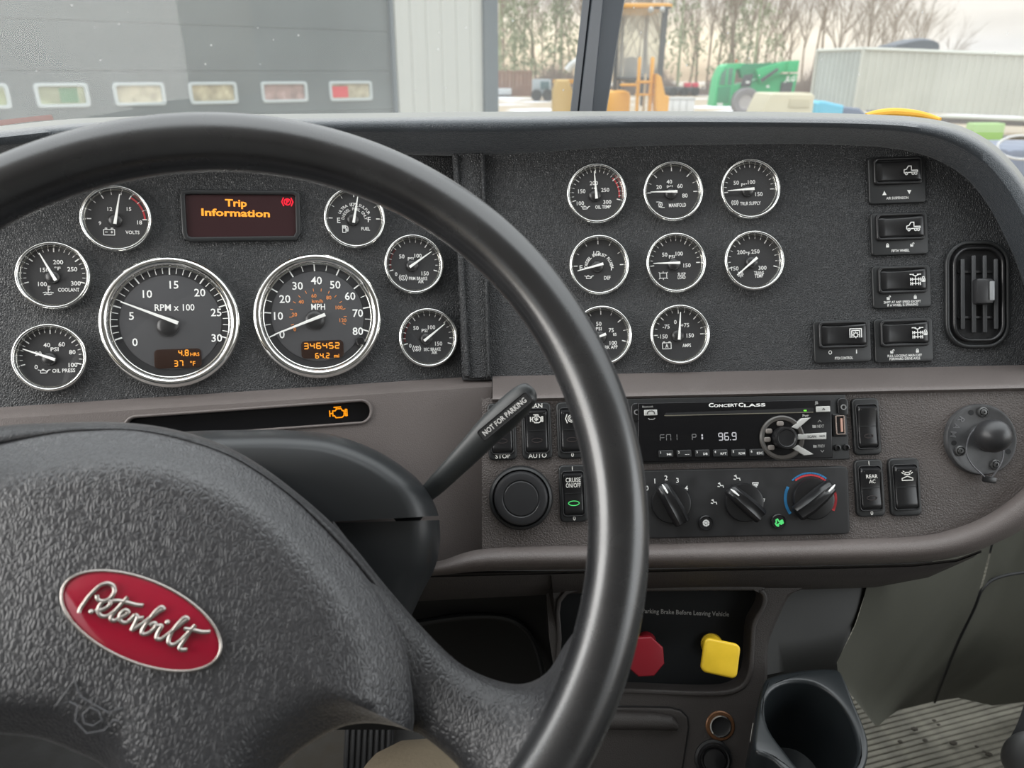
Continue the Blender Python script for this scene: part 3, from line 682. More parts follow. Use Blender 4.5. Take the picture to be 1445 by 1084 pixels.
gauge('oil_temperature_gauge', 'small chrome gauge marked OIL TEMP with a red arc, top left of the centre group', PC, 841, 275, SM,
      [('100', 819, 287, 6), ('150', 821, 270, 6), ('200', 838, 258.5, 6), ('250', 854, 268, 6), ('300', 857, 285, 6)], [('OIL TEMP', 851, 292, 4.6, 22), ('°F', 838, 267, 4, 6)], T10, -4, ('oilcan', 826, 293, 5), (48, 98), GI)
gauge('manifold_gauge', 'small chrome gauge marked MANIFOLD, top middle of the centre group', PC, 948, 272, SM,
      [('20', 930, 264, 6), ('40', 944.5, 256.5, 6), ('60', 959.5, 262.5, 6), ('80', 966.5, 276, 6)], [('PSI', 945, 264, 4.5, 8), ('MANIFOLD', 956, 289.5, 5, 24)], (-90, 90, 8, 2), -90, ('turbo', 932, 289, 5), None, GI)
gauge('trailer_supply_gauge', 'small chrome gauge marked TRLR SUPPLY, top right of the centre group', PC, 1056, 268.5, SM,
      [('50', 1039, 258, 6), ('100', 1060.5, 257, 6), ('150', 1071, 274, 6)], [('PSI', 1050, 261, 4.5, 8), ('TRLR SUPPLY', 1059, 287, 4.6, 29)], (-95, 90, 15, 5), -93, ('brake1', 1037, 286, 4.5), None, GI)
gauge('exhaust_fluid_gauge', 'small chrome gauge marked DEF with a half mark, middle left of the centre group', PC, 844.5, 375, SM,
      [('E', 820, 378, 7.5), ('1/2', 842, 357.5, 6.5), ('F', 864, 378, 7.5)], [('DEF', 857, 392, 4.8, 9)], (-90, 90, 6, 3), -104, ('oilcan', 831, 391, 5), None, GI,
      arcs=(('DIESEL EXHAUST FLUID', .42, -85, 85, 4.2),))
gauge('suspension_load_gauge', 'small chrome gauge marked SUSP LOAD, in the middle of the centre group', PC, 952, 372, SM,
      [('50', 938, 359.5, 6), ('100', 958.5, 358, 6), ('150', 969.5, 374.5, 6)], [('PSI', 948, 362.5, 4.5, 8), ('SUSP', 962, 387, 4.4, 11), ('LOAD', 962, 391.5, 4.4, 11)], (-95, 90, 15, 5), -90, ('bag', 936, 389, 6), None, GI)
gauge('transmission_gauge', 'small chrome gauge marked TRANS TEMP, needle fully down left', PC, 1061.5, 369, SM,
      [('150', 1037, 379, 6), ('200', 1046, 356, 6), ('250', 1066, 355, 6), ('300', 1076, 378, 6)], [('°F', 1055.5, 358, 4.5, 6), ('TRANS', 1071, 385, 4.4, 14), ('TEMP', 1071, 389.5, 4.4, 12)], T15, -129, ('gear', 1045, 387, 5), None, GI)
gauge('brake_application_gauge', 'small chrome gauge marked BRK APP, half hidden behind the right wheel rim', PC, 848.5, 474, SM,
      [('0', 826, 485, 6), ('25', 828, 466, 6), ('50', 845, 457, 6), ('75', 862.5, 466, 6), ('100', 865.5, 484, 6)], [('PSI', 845, 464, 4.5, 8), ('85', 867.5, 472, 3.8, 5), ('BRK APP', 861, 490, 4.6, 21)], (-105, 105, 8, 2), -110, ('brake2', 833, 491, 4.5), None, GI)
gauge('ampere_gauge', 'small chrome gauge marked AMPS, needle upright, bottom of the centre group', PC, 957.5, 472.5, SM,
      [('-150', 935, 475, 6), ('-75', 940, 461, 6), ('0', 953, 454.5, 6), ('+75', 966.5, 459, 6), ('150', 974, 473.5, 6)], [('AMPS', 969, 487.5, 4.8, 12)], (-90, 90, 12, 3), 4, ('amp', 941, 487.5, 6), None, GI)
def segdisp(t, G, z, rect, lines):
    bm = B(); plate(bm, [tuple(G.q(*p, z)[:2]) for p in rect], z-.0006, z+.0006, .0002); mk('display', bm, AMBD, t)
    bm = B()
    for s_, uu, vv, h, w in lines:
        p = G.q(uu, vv, z+.0009)
        if s_[0].isdigit(): segtext(bm, s_, p.x, p.y, h*G.px, w*G.px, z+.0009)
        else: text(bm, s_, p.x, p.y, h*G.px, z+.0009, w=w*G.px, bold=.012)
    mk('display_digits', bm, AMB, t, smooth=False)
def rrpx(u, v, w, h, r, sl=0.035, n=4):
    """rounded rectangle in photo pixels following the dash's tilt"""
    return [(x-(y-v)*-.040, y-sl*(x-u)) for x, y in rr(u, v, w, h, r, n)]
t, G, z = gauge('tachometer', 'large chrome ringed tachometer marked RPM x 100, left of the two big dials', PL, 242, 455, .0602,
      [('0', 190.5, 483, 11), ('5', 185.5, 446, 11), ('10', 208, 415, 11), ('15', 245.5, 402, 11), ('20', 282, 413, 11), ('25', 305, 441, 11), ('30', 306, 477, 11)],
      [('RPM x 100', 246.5, 434, 9, 52)], (-108, 108, 30, 5), -65.5, big=True)
segdisp(t, G, z, rrpx(251, 506, 67, 27, 6), [('4.8', 259, 498, 9, 15), ('HRS', 275, 500, 4.6, 12), ('37', 252, 513, 9, 14), ('°F', 272, 513, 6, 7)])
t, G, z = gauge('speedometer', 'large chrome ringed speedometer marked MPH, right of the two big dials', PL, 449, 446.5, .0600,
      [('0', 398, 472, 11), ('10', 393, 446, 11), ('20', 402, 422, 11), ('30', 420, 403.5, 11), ('40', 446.5, 396, 11), ('50', 473, 402, 11), ('60', 494, 418, 11), ('70', 505, 442, 11), ('80', 505, 467.5, 11)],
      [('MPH', 449, 433, 8, 19)], (-113, 108, 16, 2), -113, big=True)
segdisp(t, G, z, rrpx(455, 493, 60, 25, 6), [('346452', 454, 488, 9, 51), ('64.2', 455, 502, 8, 21), ('mi', 475, 502, 5, 7)])
bm = B()
for s_, uu, vv in (('0', 416, 465), ('20', 415.5, 444), ('40', 425, 426), ('60', 443, 417.5), ('80', 464, 420), ('100', 478.5, 434), ('120', 484, 452)):
    p = G.q(uu, vv, z); text(bm, s_, p.x, p.y, 5*G.px, z)
p = G.q(448, 425, z); text(bm, 'km/h', p.x, p.y, 4.6*G.px, z, w=15*G.px)
for i in range(14):
    a = math.radians(-108+i*216/13); r0, r1 = .40*.06, .44*.06
    stroke(bm, [(r0*math.sin(a), r0*math.cos(a)), (r1*math.sin(a), r1*math.cos(a))], .0006, z)
mk('kilometre_scale', bm, mat('orange_dial_print', (.85, .30, .09), .5), t, smooth=False)
p = G.q(508.5, 482, 0); bm = B(); lathe(bm, [(.0044, .001), (.0044, .004), (.0034, .0052), (.00001, .0054)], 24, p.x, p.y); mk('reset_button', bm, BTN, t)
# message screen
S = PL.sub(339, 305); t = thing('message_screen', 'maroon message screen showing Trip Information in amber letters', 'screen', S)
fr_ = [(257, 271), (270, 270), (414, 271), (422, 275), (423, 330), (418, 339), (270, 341), (262, 338), (259, 330), (256, 278)]
o2 = [tuple(S.q(*p)[:2]) for p in fr_]
bm = B(); prism_ring(bm, off2(o2, -.0008), off2(o2, .0035), 0, .0045, .0012); mk('screen_frame', bm, BTNF, t)
bm = B(); plate(bm, off2(o2, .002), 0, .0015); mk('screen_panel', bm, LCDR, t)
bm = B(); p = S.q(333, 286.5, .002); text(bm, 'Trip', p.x, p.y, 9.5*S.px, .002, w=29*S.px, bold=.03)
p = S.q(333, 300.5, .002); text(bm, 'Information', p.x, p.y, 9.5*S.px, .002, w=91*S.px, bold=.03); mk('message_text', bm, AMB, t, smooth=False)
bm = B(); p = S.q(405.5, 285, .002); icon(bm, 'park', p.x, p.y, 7*S.px, 1.7*S.px, .002); mk('parking_lamp', bm, REDL, t, smooth=False)
bm = B(); p = LF.q(477, 583, -.0065); icon(bm, 'engine', p.x, p.y, 10.5*LF.px, 1.7*LF.px, -.0064, sy=.95, rot=.03)
mk('engine_warning_lamp', bm, mat('amber_lamp', (.1, .03, 0), .5, emis=(1, .30, .0), es=.9), dash, LF, smooth=False)

# ------------------------------------------------------------------ upper toggle plates
def hswitch(name, label, u, v, w, h, ic, caps, lock=None):
    S = PC.sub(u, v); px = S.px; t = thing(name, label, 'switch', S, 'wide rocker switches beside the vent')
    bm = B(); plate(bm, rr(0, 0, w*px, h*px, 5*px), 0, .0032, .0012); mk('switch_plate', bm, BTNF, t)
    cy = h*px*.5-21*px; W_, H_ = 62*px, 29*px
    bm = B(); prism_ring(bm, rr(.0, cy, W_+6*px, H_+9*px, 5*px), rr(0, cy, W_, H_+1*px, 4*px), .003, .0062, .0012); mk('rocker_frame', bm, BTN, t)
    bm = B(); rows = []
    n = 12
    for j, sy in enumerate((-1, -.92, -.75, 0, .75, .92, 1)):
        row = []
        for i in range(n+1):
            x = -1+2*i/n; base = .0045+.0026*x*x+.0014*x
            e = min(1-abs(x), (1-abs(sy)))*14
            row.append((x*W_/2, cy+sy*H_/2, base-(0.0022 if e < .3 else (.0006 if e < 1.3 else 0))))
        rows.append(row)
    loft(bm, rows); mk('rocker', bm, BTN, t, sharp=60)
    zt = .0075
    bm = B(); icon(bm, ic, W_*.26, cy, 8.5*px, 1.25*px, zt)
    if lock: icon(bm, lock, W_*.26+11*px, cy, 5*px, 1.0*px, zt)
    for c in caps:
        if c[0] in ICON: icon(bm, c[0], c[1]*px, c[2]*px, c[3]*px, .9*px, .0034)
        elif c[0] in ('tu', 'td'):
            s_ = c[3]*px*(1 if c[0] == 'tu' else -1); ngon(bm, [(c[1]*px-abs(s_), c[2]*px-s_, .0034), (c[1]*px+abs(s_), c[2]*px-s_, .0034), (c[1]*px, c[2]*px+s_, .0034)])
        else: text(bm, c[0], c[1]*px, c[2]*px, c[3]*px, .0034, w=c[4]*px)
    mk('switch_legend', bm, INK, t, smooth=False)
hswitch('air_suspension_switch', 'wide black rocker plate marked AIR SUSPENSION, topmost of the column', 1264, 255, 80, 66, 'truck', [('tu', -19, -18, 3), ('td', 16, -18, 3), ('AIR SUSPENSION', -1, -25.5, 3.4, 31)])
hswitch('fifth_wheel_switch', 'wide black rocker plate marked FIFTH WHEEL, second from the top', 1267.5, 330.5, 80, 60, 'truck', [('lockshut', -18, -16, 3.6), ('lockopen', 17, -16, 3.6), ('FIFTH WHEEL', 0, -24, 3.6, 25)])
hswitch('axle_lock_switch', 'wide black rocker plate warning not to shift if a wheel is spinning', 1270.5, 405, 82, 60, 'axle', [('lockopen', -19, -15, 3.6), ('lockshut', 18, -15, 3.6), ('SHIFT AT ANY SPEED EXCEPT', -.5, -21.5, 3.2, 52), ('IF A WHEEL IS SPINNING', 0, -25.8, 3.2, 43)], 'lockshut')
hswitch('power_takeoff_switch', 'wide black rocker plate marked PTO CONTROL, left in the bottom row', 1187, 482, 80, 60, 'pto', [('O', -18, -15, 5.5, 5), ('I', 19, -15, 5.5, 1.4), ('PTO CONTROL', 1, -23.5, 3.6, 25), ('PTO', 16.5, 0.5, 3.4, 10)])
hswitch('drive_axle_switch', 'wide black rocker plate marked FULL LOCKING MAIN DIFF, bottom right', 1273.5, 480.5, 82, 62, 'axle', [('lockopen', -17, -15, 3.6), ('lockshut', 18, -15, 3.6), ('FULL LOCKING MAIN DIFF', 0, -21.5, 3.4, 48), ('FORWARD DRIVE AXLE', 0, -25.8, 3.4, 43)], 'lockshut')
# ------------------------------------------------------------------ air vent
V = PC.sub(1377, 416, 0, -.03); t = thing('air_vent', 'upright black air vent with a slider, at the far right of the panel', 'vent', V); px = V.px
oo = rr(0, 0, 91*px, 152*px, 34*px, 8)
bm = B(); prism_ring(bm, oo, off2(oo, 6*px), 0, .0045, .002); mk('outer_ring', bm, BTNF, t)
i1 = off2(oo, 9*px); bm = B(); prism_ring(bm, i1, off2(i1, 5*px), 0, .0065, .002); mk('inner_ring', bm, BTN, t)
bm = B(); plate(bm, off2(oo, 3*px), -.002, .0012); mk('vent_well', bm, MATTE, t)
i2 = off2(i1, 4*px)
for x in (-22, -6.5, 9, 24.5):
    hh = 108 if abs(x) < 15 else 98
    bm = B(); box(bm, (x*px, 0, .0035), (5*px, hh*px, .006), Matrix.Rotation(-.35, 3, 'Y'), bev=.0006); mk('louvre', bm, mat('louvre_grey', (.045, .047, .05), .38), t)
for y in (-32, 32):
    bm = B(); box(bm, (0, y*px, .0017), (56*px, 3*px, .002)); mk('cross_bar', bm, BTN, t)
bm = B(); box(bm, (2*px, 3*px, .009), (25*px, 36*px, .010), bev=.0028); mk('slider', bm, mat('slider_grey', (.03, .03, .032), .35), t)
bm = B(); box(bm, (10*px, 3*px, .0145), (6*px, 27*px, .003), bev=.001); mk('slider_grip', bm, mat('slider_tip', (.30, .31, .32), .25), t)
# ------------------------------------------------------------------ upright rockers
def vswitch(name, label, u, v, w, h, top=None, bot=None, ic=None, words=(), ind=None, indm=None, frame=BTNF):
    S = CP.sub(u, v); px = S.px; t = thing(name, label, 'switch', S, 'upright rocker switches')
    bm = B(); plate(bm, rr(0, 0, w*px, h*px, 7*px), 0, .0042, .0016); mk('switch_frame', bm, frame, t)
    W_, H_ = (w-11)*px, (h-20)*px
    bm = B(); prism_ring(bm, rr(0, 0, W_+4*px, H_+4*px, 5*px), rr(0, 0, W_+.5*px, H_+.5*px, 4*px), .004, .0055, .0006); mk('rocker_rim', bm, BTN, t)
    bm = B(); rows = []; n = 14
    for i in range(n+1):
        y = -1+2*i/n; base = .0058+(.0040*max(0, y)**1.3)+.0012*max(0, -y)**2
        if i in (0, n): base = .004
        rows.append([(sx*W_/2, y*H_/2, base-d) for sx, d in ((-1, .003), (-.93, .0006), (-.8, 0), (0, .0002), (.8, 0), (.93, .0006), (1, .003))])
    loft(bm, rows); mk('rocker', bm, BTN, t, sharp=60)
    bm = B(); box(bm, (0, .5*px, .0060), (W_*.86, .8*px, .0006)); mk('rocker_crease', bm, GREY if False else BTNF, t)
    bm = B(); zt = .0045
    if top: text(bm, top[0], 0, (h/2-5)*px, top[1]*px, zt)
    if bot: text(bm, bot[0], 0, (-h/2+5.5)*px, bot[1]*px, zt)
    if ic: icon(bm, ic, 0, H_*.27, 7.5*px, 1.3*px, .0085)
    if ic == 'engine': icon(bm, 'fan', 0, H_*.27, 6*px, .9*px, .0085)
    for s_, dy, hh, ww in words: text(bm, s_, 0, dy*px, hh*px, .0088, w=ww*px)
    if bm.verts: mk('switch_legend', bm, mat('bright_print', (.75, .74, .70), .5), t, smooth=False)
    else: bm.free()
    if ind: bm = B(); icon(bm, 'oval', 0, -H_*.22, ind*px, 1.1*px, .0065); mk('indicator', bm, indm, t, smooth=False)
    bm = B()
    for x in (-W_*.36, W_*.36): lathe(bm, [(.9*px, .0078), (.6*px, .0087), (.00001, .0089)], 8, x, H_*.40)
    mk('lens_dot', bm, GREY, t)
DI = mat('dark_indicator', (.05, .04, .04), .4)
vswitch('engine_stop_switch', 'upright black rocker marked STOP, half behind the grey stalk', 708.5, 609, 40, 80, None, ('STOP', 6), None, (), 7, DI)
vswitch('engine_fan_switch', 'upright black rocker with an engine fan symbol, marked AUTO', 757, 608, 42, 80, ('MAN', 6), ('AUTO', 6.3), 'engine', (), 7, DI)
vswitch('traction_switch', 'upright black rocker with a wheel brake symbol, beside the rim', 806, 607, 41, 80, ('I', 5.5), ('0', 5.5), 'abs', (), 7, DI)
vswitch('cruise_switch', 'upright black rocker marked CRUISE ON/OFF with a green light', 808.5, 696, 39, 80, ('I', 5.5), ('0', 5.5), None, (('CRUISE', 19.5, 6, 21), ('ON/OFF', 12, 6, 21)), 7.5, GRNL)
vswitch('spare_switch', 'upright blank black rocker just right of the radio', 1220.5, 602, 38, 80, None, None, None, (), 6, DI)
vswitch('rear_cooling_switch', 'upright black rocker marked REAR AC', 1225, 688.5, 40, 80, ('I', 5.5), ('0', 5.5), None, (('REAR', 17, 5, 16), ('AC', 10, 5, 9)), 7, DI)
vswitch('lamp_switch', 'upright black rocker with a shining lamp symbol, rightmost by the ball mount', 1274.5, 687, 43, 81, None, None, 'lamp', ())
# round knob
S = CP.sub(735, 702); px = S.px; t = thing('headlamp_knob', 'large round black push knob left of the cruise switch', 'knob', S)
bm = B(); lathe(bm, [(45*px, 0), (45*px, .004), (43*px, .007), (40*px, .008), (38*px, .006), (37*px, .004)]); mk('knob_collar', bm, BTNF, t)
bm = B(); lathe(bm, [(37.5*px, .003), (37.5*px, .010), (36*px, .0122), (33*px, .0130), (26*px, .0128), (24.5*px, .0120), (23*px, .0129), (10*px, .0133), (.00001, .0134)], cap=False); mk('knob_face', bm, mat('knob_grey', (.026, .026, .028), .34), t)
# ------------------------------------------------------------------ radio
R_ = CP.sub(1042, 605.5); px = R_.px; RQ = lambda u, v, z=0: R_.q(u, v, z)
t = thing('truck_radio', 'black truck radio with a CD slot showing 96.9 above the heater panel', 'radio', R_)
def rq(pts, z=0): return [tuple(RQ(*p, z)[:2]) for p in pts]
bm = B(); plate(bm, rq([(884, 563), (1190, 557), (1197, 648), (886, 655)]), 0, .004, .001); mk('mounting_frame', bm, BTNF, t)
bm = B(); plate(bm, rq([(898, 569), (1168, 564), (1170, 646), (898, 652)]), .003, .0085, .0012); mk('faceplate', bm, GLOSS, t)
for u, v in ((897, 582), (1186, 575)):
    p = RQ(u, v); bm = B(); plate(bm, rr(p.x, p.y, 15*px, 26*px, 6*px), .003, .0060, .001); mk('bracket_ear', bm, BTN, t)
    bm = B(); lathe(bm, [(4*px, .006), (4*px, .0068), (2.6*px, .0068), (2.4*px, .0050), (.00001, .0050)], 16, p.x, p.y); mk('screw', bm, GREY, t)
z = .0088
bm = B()
for s_, u_, h_, w_, dv in (('C', 1003.5, 5.2, 7, 0), ('ONCERT', 1024, 3.9, 33, .6), ('C', 1045.5, 5.2, 7, 0), ('LASS', 1065, 3.9, 30, .6)):
    p = RQ(u_, 571.5+dv-.01*(u_-1042), z); text(bm, s_, p.x, p.y, h_*px, z, w=w_*px, bold=.025)

mk('radio_name', bm, INK, t, smooth=False)
a, b = RQ(937, 584.5), RQ(1142, 580)
bm = B(); plate(bm, rr((a.x+b.x)/2, (a.y+b.y)/2, 208*px, 5.5*px, 2*px), .0085, .0088); mk('disc_slot', bm, MATTE, t)
bm = B(); stroke(bm, [tuple(RQ(935, 586.8))[:2], tuple(RQ(1142, 582))[:2]], 1.1*px, .0092); mk('slot_highlight', bm, mat('slot_trim', (.30, .28, .22), .3, .6), t, smooth=False)
for u, v, w, ic_ in ((918, 582.5, 18, 'phone'), (1161, 577.5, 19, 'up')):
    p = RQ(u, v, z); bm = B(); plate(bm, rr(p.x, p.y, w*px, 8*px, 1*px), .008, .0105, .0005); mk('button', bm, SILV, t)
    bm = B(); icon(bm, ic_, p.x, p.y, (5 if ic_ == 'phone' else 2)*px, 1*px, .0108); mk('button_symbol', bm, BTN, t, smooth=False)
bm = B(); p = RQ(919, 591, z); stroke(bm, [(p.x-4*px, p.y+.5*px), (p.x-2*px, p.y-1*px), (p.x+3*px, p.y-1*px), (p.x+5*px, p.y+.5*px)], 1.4*px, z)
p = RQ(1152, 568.5, z); text(bm, 'JB', p.x, p.y, 3.6*px, z, bold=.04); p = RQ(1137, 586.5, z); text(bm, 'Pwr', p.x, p.y, 3.4*px, z, w=9*px, bold=.04)
p = RQ(1158, 601.5, z); text(bm, 'NEXT', p.x, p.y, 3.8*px, z, w=10*px, bold=.02); icon(bm, 'up', p.x-1*px, p.y+7*px, 2.8*px, .8*px, z); ngon(bm, [(p.x-11.5*px, p.y-2*px, z), (p.x-6.5*px, p.y-2*px, z), (p.x-6.5*px, p.y+1.5*px, z), (p.x-11.5*px, p.y+2*px, z)])
p = RQ(1159, 629.5, z); text(bm, 'PREV', p.x, p.y, 3.8*px, z, w=10*px, bold=.02); icon(bm, 'down', p.x+1*px, p.y-7*px, 2.8*px, .8*px, z); ngon(bm, [(p.x-11.5*px, p.y-2*px, z), (p.x-6.5*px, p.y-2*px, z), (p.x-6.5*px, p.y+1.5*px, z), (p.x-11.5*px, p.y+2*px, z)])
p = RQ(912, 574, z); text(bm, 'Bluetooth', p.x+2*px, p.y, 2.6*px, z, w=15*px)
mk('faceplate_lettering', bm, INKD, t, smooth=False)
bm = B(); p = RQ(1136, 579.5, z); plate(bm, rr(p.x, p.y, 4*px, 2*px, .5*px), z, z+.0005); mk('power_light', bm, mat('lime_lamp', (0, .1, 0), .5, emis=(.2, .9, .05), es=.8), t)
bm = B(); p = RQ(1026.5, 616, z); segtext(bm, '96.9', p.x, p.y, 11*px, 27*px, z, .12); mk('frequency_digits', bm, LCDW, t, smooth=False)
bm = B(); p = RQ(991.5, 616.5, z); segtext(bm, '1', p.x-2*px, p.y, 10*px, 6*px, z, .2); mk('preset_digit', bm, LCDW, t, smooth=False)
bm = B(); p = RQ(943.5, 617.5, z); segtext(bm, 'FM1', p.x, p.y, 9*px, 26*px, z, .1); p = RQ(979.5, 617, z); segtext(bm, 'P', p.x, p.y, 9*px, 8*px, z, .12); mk('band_digits', bm, LCDD, t, smooth=False)
for i, (s_, ic_) in enumerate((('1', 'MI'), ('2', '--'), ('3', 'DB'), ('4', 'RPT'), ('5', 'RDM'), ('6', 'ESC'))):
    p = RQ(939.5+i*25.6, 640.5-i*.35, z); bm = B(); plate(bm, rr(p.x, p.y, 20*px, 10*px, 1.5*px), .008, .0102, .0006); o = mk('preset_button', bm, BTNF, t)
    bm = B(); text(bm, s_, p.x-7.5*px, p.y+2*px, 3.2*px, .0104); text(bm, s_ if False else ic_, p.x+4*px, p.y-.8*px, 3.0*px, .0104, w=8.5*px if i > 2 else 6*px)
    mk('button_marking', bm, INK, o, R_, smooth=False)
p = RQ(1103, 618, z); bm = B(); lathe(bm, [(31*px, .008), (31*px, .0102), (29*px, .0110), (25*px, .0105), (24*px, .0090)], 40, p.x, p.y); mk('knob_ring', bm, mat('smoke_grey', (.07, .065, .06), .25), t)
bm = B(); plate(bm, circ(p.x, p.y, 24*px, 40), .0085, .0095); mk('knob_well', bm, GLOSS, t)
for a_ in (150, 185, 220, 95): 
    a_ = math.radians(a_); bm = B(); q_ = (p.x+21*px*math.cos(a_), p.y+20*px*math.sin(a_))
    plate(bm, rr(q_[0], q_[1], 9*px, 7*px, 2.5*px), .009, .0118, .0008); mk('menu_button', bm, mat('taupe_button', (.20, .18, .165), .4), t)
bm = B(); lathe(bm, [(15.5*px, .009), (15.5*px, .0185), (14.3*px, .0200), (12*px, .0202), (11*px, .0196), (.00001, .0194)], 40, p.x+1*px, p.y); mk('volume_knob', bm, BTN, t)
for pts in (((1116, 603), (1130, 590.5), (1143, 589.5), (1124, 606)), ((1125, 613), (1165, 610.5), (1165, 620), (1125, 620.5)), ((1117, 633), (1125, 628), (1147, 641), (1134, 643))):
    bm = B(); plate(bm, rq(pts, z), .008, .0110, .0006); mk('seek_button', bm, SILV, t)
bm = B(); p = RQ(1145, 616, z); text(bm, 'SCAN', p.x-1*px, p.y, 3.2*px, .0113, w=12*px); text(bm, 'PACK', p.x+14*px, p.y, 2.4*px, .0113, w=8*px); mk('button_marking', bm, BTNF, t, smooth=False)
# usb and aux sockets on the right
bm = B(); p = RQ(1181, 600); plate(bm, rr(p.x, p.y, 20*px, 32*px, 2*px), .003, .0060, .001); mk('port_surround', bm, BTN, t)
bm = B(); prism_ring(bm, rr(p.x, p.y, 13*px, 27*px, 1.5*px), rr(p.x, p.y, 10*px, 24*px, 1*px), .005, .0078, .0004); mk('port_shield', bm, mat('port_steel', (.30, .24, .21), .35, .8), t)
bm = B(); box(bm, (p.x+2*px, p.y, .0068), (2.4*px, 19*px, .002)); mk('port_tongue', bm, mat('port_pink', (.55, .33, .26), .4), t)
for u in (1178.5, 1191):
    p = RQ(u, 632-(u-1178)*.05); bm = B(); lathe(bm, [(4.5*px, .003), (4.5*px, .0056), (3*px, .006), (2.6*px, .004), (.00001, .0035)], 16, p.x, p.y); mk('jack_socket', bm, BTN, t)
# ------------------------------------------------------------------ heater panel
H_ = CP.sub(1043, 705); px = H_.px; HQ = lambda u, v, z=0: H_.q(u, v, z)
t = thing('heater_control', 'matt black heater control panel with three rotary knobs', 'control panel', H_)
bm = B(); o = spline([(884, 664), (1186, 657.5), (1192, 659), (1194.5, 664), (1197, 748), (1194, 752.5), (1188, 753.5), (890, 760)], 1, closed=True)
plate(bm, [tuple(HQ(*p)[:2]) for p in o], 0, .0045, .0016); mk('panel_plate', bm, mat('heater_black', (.014, .014, .015), .55, bump=('noise', 500, .1, .0004), var=(60, .25)), t)
bm = B(); zt = .0048
for s_, u, v in (('0', 913, 689), ('1', 924, 679), ('2', 940, 674.5), ('3', 956, 678), ('4', 968.5, 689)): p = HQ(u, v, zt); text(bm, s_, p.x, p.y, 6.5*px, zt)
for ic_, u, v, s_ in (('seatair', 1007.5, 708, 4), ('seatair', 1017, 684.5, 4), ('seatair', 1040, 674, 4.5), ('demist', 1066, 684, 4.5), ('demist', 1075.5, 706.5, 4)):
    p = HQ(u, v, zt); icon(bm, ic_, p.x, p.y, s_*1.15*px, 1.2*px, zt)
mk('panel_marking', bm, INK, t, smooth=False)
def arc(bm, c, r, a0, a1, w):
    n = 14; stroke(bm, [(c.x+r*math.sin(math.radians(a0+(a1-a0)*i/n)), c.y+r*math.cos(math.radians(a0+(a1-a0)*i/n))) for i in range(n+1)], w, zt)
c = HQ(1144, 704, zt)
bm = B(); arc(bm, c, 36*px, -42, 40, 2.2*px); arc(bm, c, 35.5*px, -122, -62, 4*px); mk('cold_scale', bm, BLUEP, t, smooth=False)
bm = B(); arc(bm, c, 33*px, -36, 44, 2.6*px); arc(bm, c, 35*px, 66, 118, 4*px); mk('warm_scale', bm, INKR, t, smooth=False)
def rotary(u, v, r, ang):
    c = HQ(u, v); bm = B(); lathe(bm, [(r*px*1.0, .004), (r*px*1.0, .0075), (r*px*.96, .0088), (r*px*.88, .0092), (.00001, .0092)], 40, c.x, c.y)
    o = mk('rotary_knob', bm, BTN, t)
    a = math.radians(ang); R3 = Matrix.Rotation(-a, 3, 'Z'); bm = B()
    L_ = r*px*1.13; rows = []
    for y, wd, hh in ((-1.02, .30, .010), (-.95, .36, .0150), (-.4, .38, .0195), (.3, .36, .0195), (.85, .30, .0165), (1.0, .22, .0120)):
        w_ = wd*r*px; rows.append([Vector((c.x, c.y, 0))+R3 @ Vector(q) for q in ((-w_*1.15, y*L_, .0085), (-w_*1.05, y*L_, hh*.6+.003), (-w_*.55, y*L_, hh-.0006), (0, y*L_, hh-.0022), (w_*.55, y*L_, hh-.0006), (w_*1.05, y*L_, hh*.6+.003), (w_*1.15, y*L_, .0085))])
    R = loft(bm, rows, cap0=True, cap1=True); mk('knob_grip', bm, BTN, o, H_, sharp=50)
    bm = B(); pp = [Vector((c.x, c.y, 0))+R3 @ Vector((0, y*L_, zz)) for y, zz in ((.98, .0155), (.80, .0172), (.55, .0185))]
    tube(bm, pp, [.6*px, 1.7*px, 1.0*px], 6); mk('pointer', bm, INK, o, H_)
rotary(945, 709, 28, -27); rotary(1047, 708, 27, -47); rotary(1144, 703, 29, 52)
for u, v, ic_, m in ((994, 737, 'snow', INK), (1095.5, 735, 'truck', GRNL)):
    c = HQ(u, v); bm = B(); lathe(bm, [(10.5*px, .004), (10.5*px, .0062), (9.5*px, .0068), (9*px, .0058), (.00001, .0058)], 28, c.x, c.y); o = mk('push_button', bm, BTN, t)
    bm = B(); icon(bm, ic_, c.x, c.y, 6.2*px if ic_ == 'snow' else 4.8*px, (1.1 if ic_ == 'snow' else 1.8)*px, .0061, rot=0 if ic_ == 'snow' else .5, sy=1 if ic_ == 'snow' else 1.3); mk('button_symbol', bm, m, o, H_, smooth=False)
# ------------------------------------------------------------------ ball mount
M_ = CP.sub(1381, 620, 0); px = M_.px; t = thing('ball_mount', 'dark grey round phone mount base with a ball, screwed to the right of the fascia', 'mount', M_)
GM = mat('mount_grey', (.060, .060, .062), .42, .15, bump=('noise', 400, .15, .0004), var=(90, .2))
bm = B(); lathe(bm, [(50*px, 0), (50*px, .0035), (48.5*px, .0050), (46*px, .0052), (44*px, .0046), (.00001, .0046)], 56); mk('base_disc', bm, GM, t)
for u, v in ((1382, 582), (1350, 636), (1399.5, 655.5)):
    c = M_.q(u, v); bm = B(); lathe(bm, [(7.5*px, .0046), (7.2*px, .0062), (5.6*px, .0068), (5.2*px, .0054), (4.2*px, .0054)], 20, c.x, c.y); lathe(bm, [(4.6*px, .005), (4.4*px, .0072), (3*px, .0078), (1.4*px, .0078), (1.2*px, .0062), (.00001, .0062)], 16, c.x, c.y)
    mk('screw', bm, mat('screw_grey', (.10, .10, .10), .35, .6), t)
for u, v in ((1366, 582.5), (1342, 625), (1418, 637), (1424, 610)):
    c = M_.q(u, v); bm = B(); plate(bm, circ(c.x, c.y, 3.6*px, 16), .004, .0049); mk('bolt_hole', bm, MATTE, t)
bm = B(); 
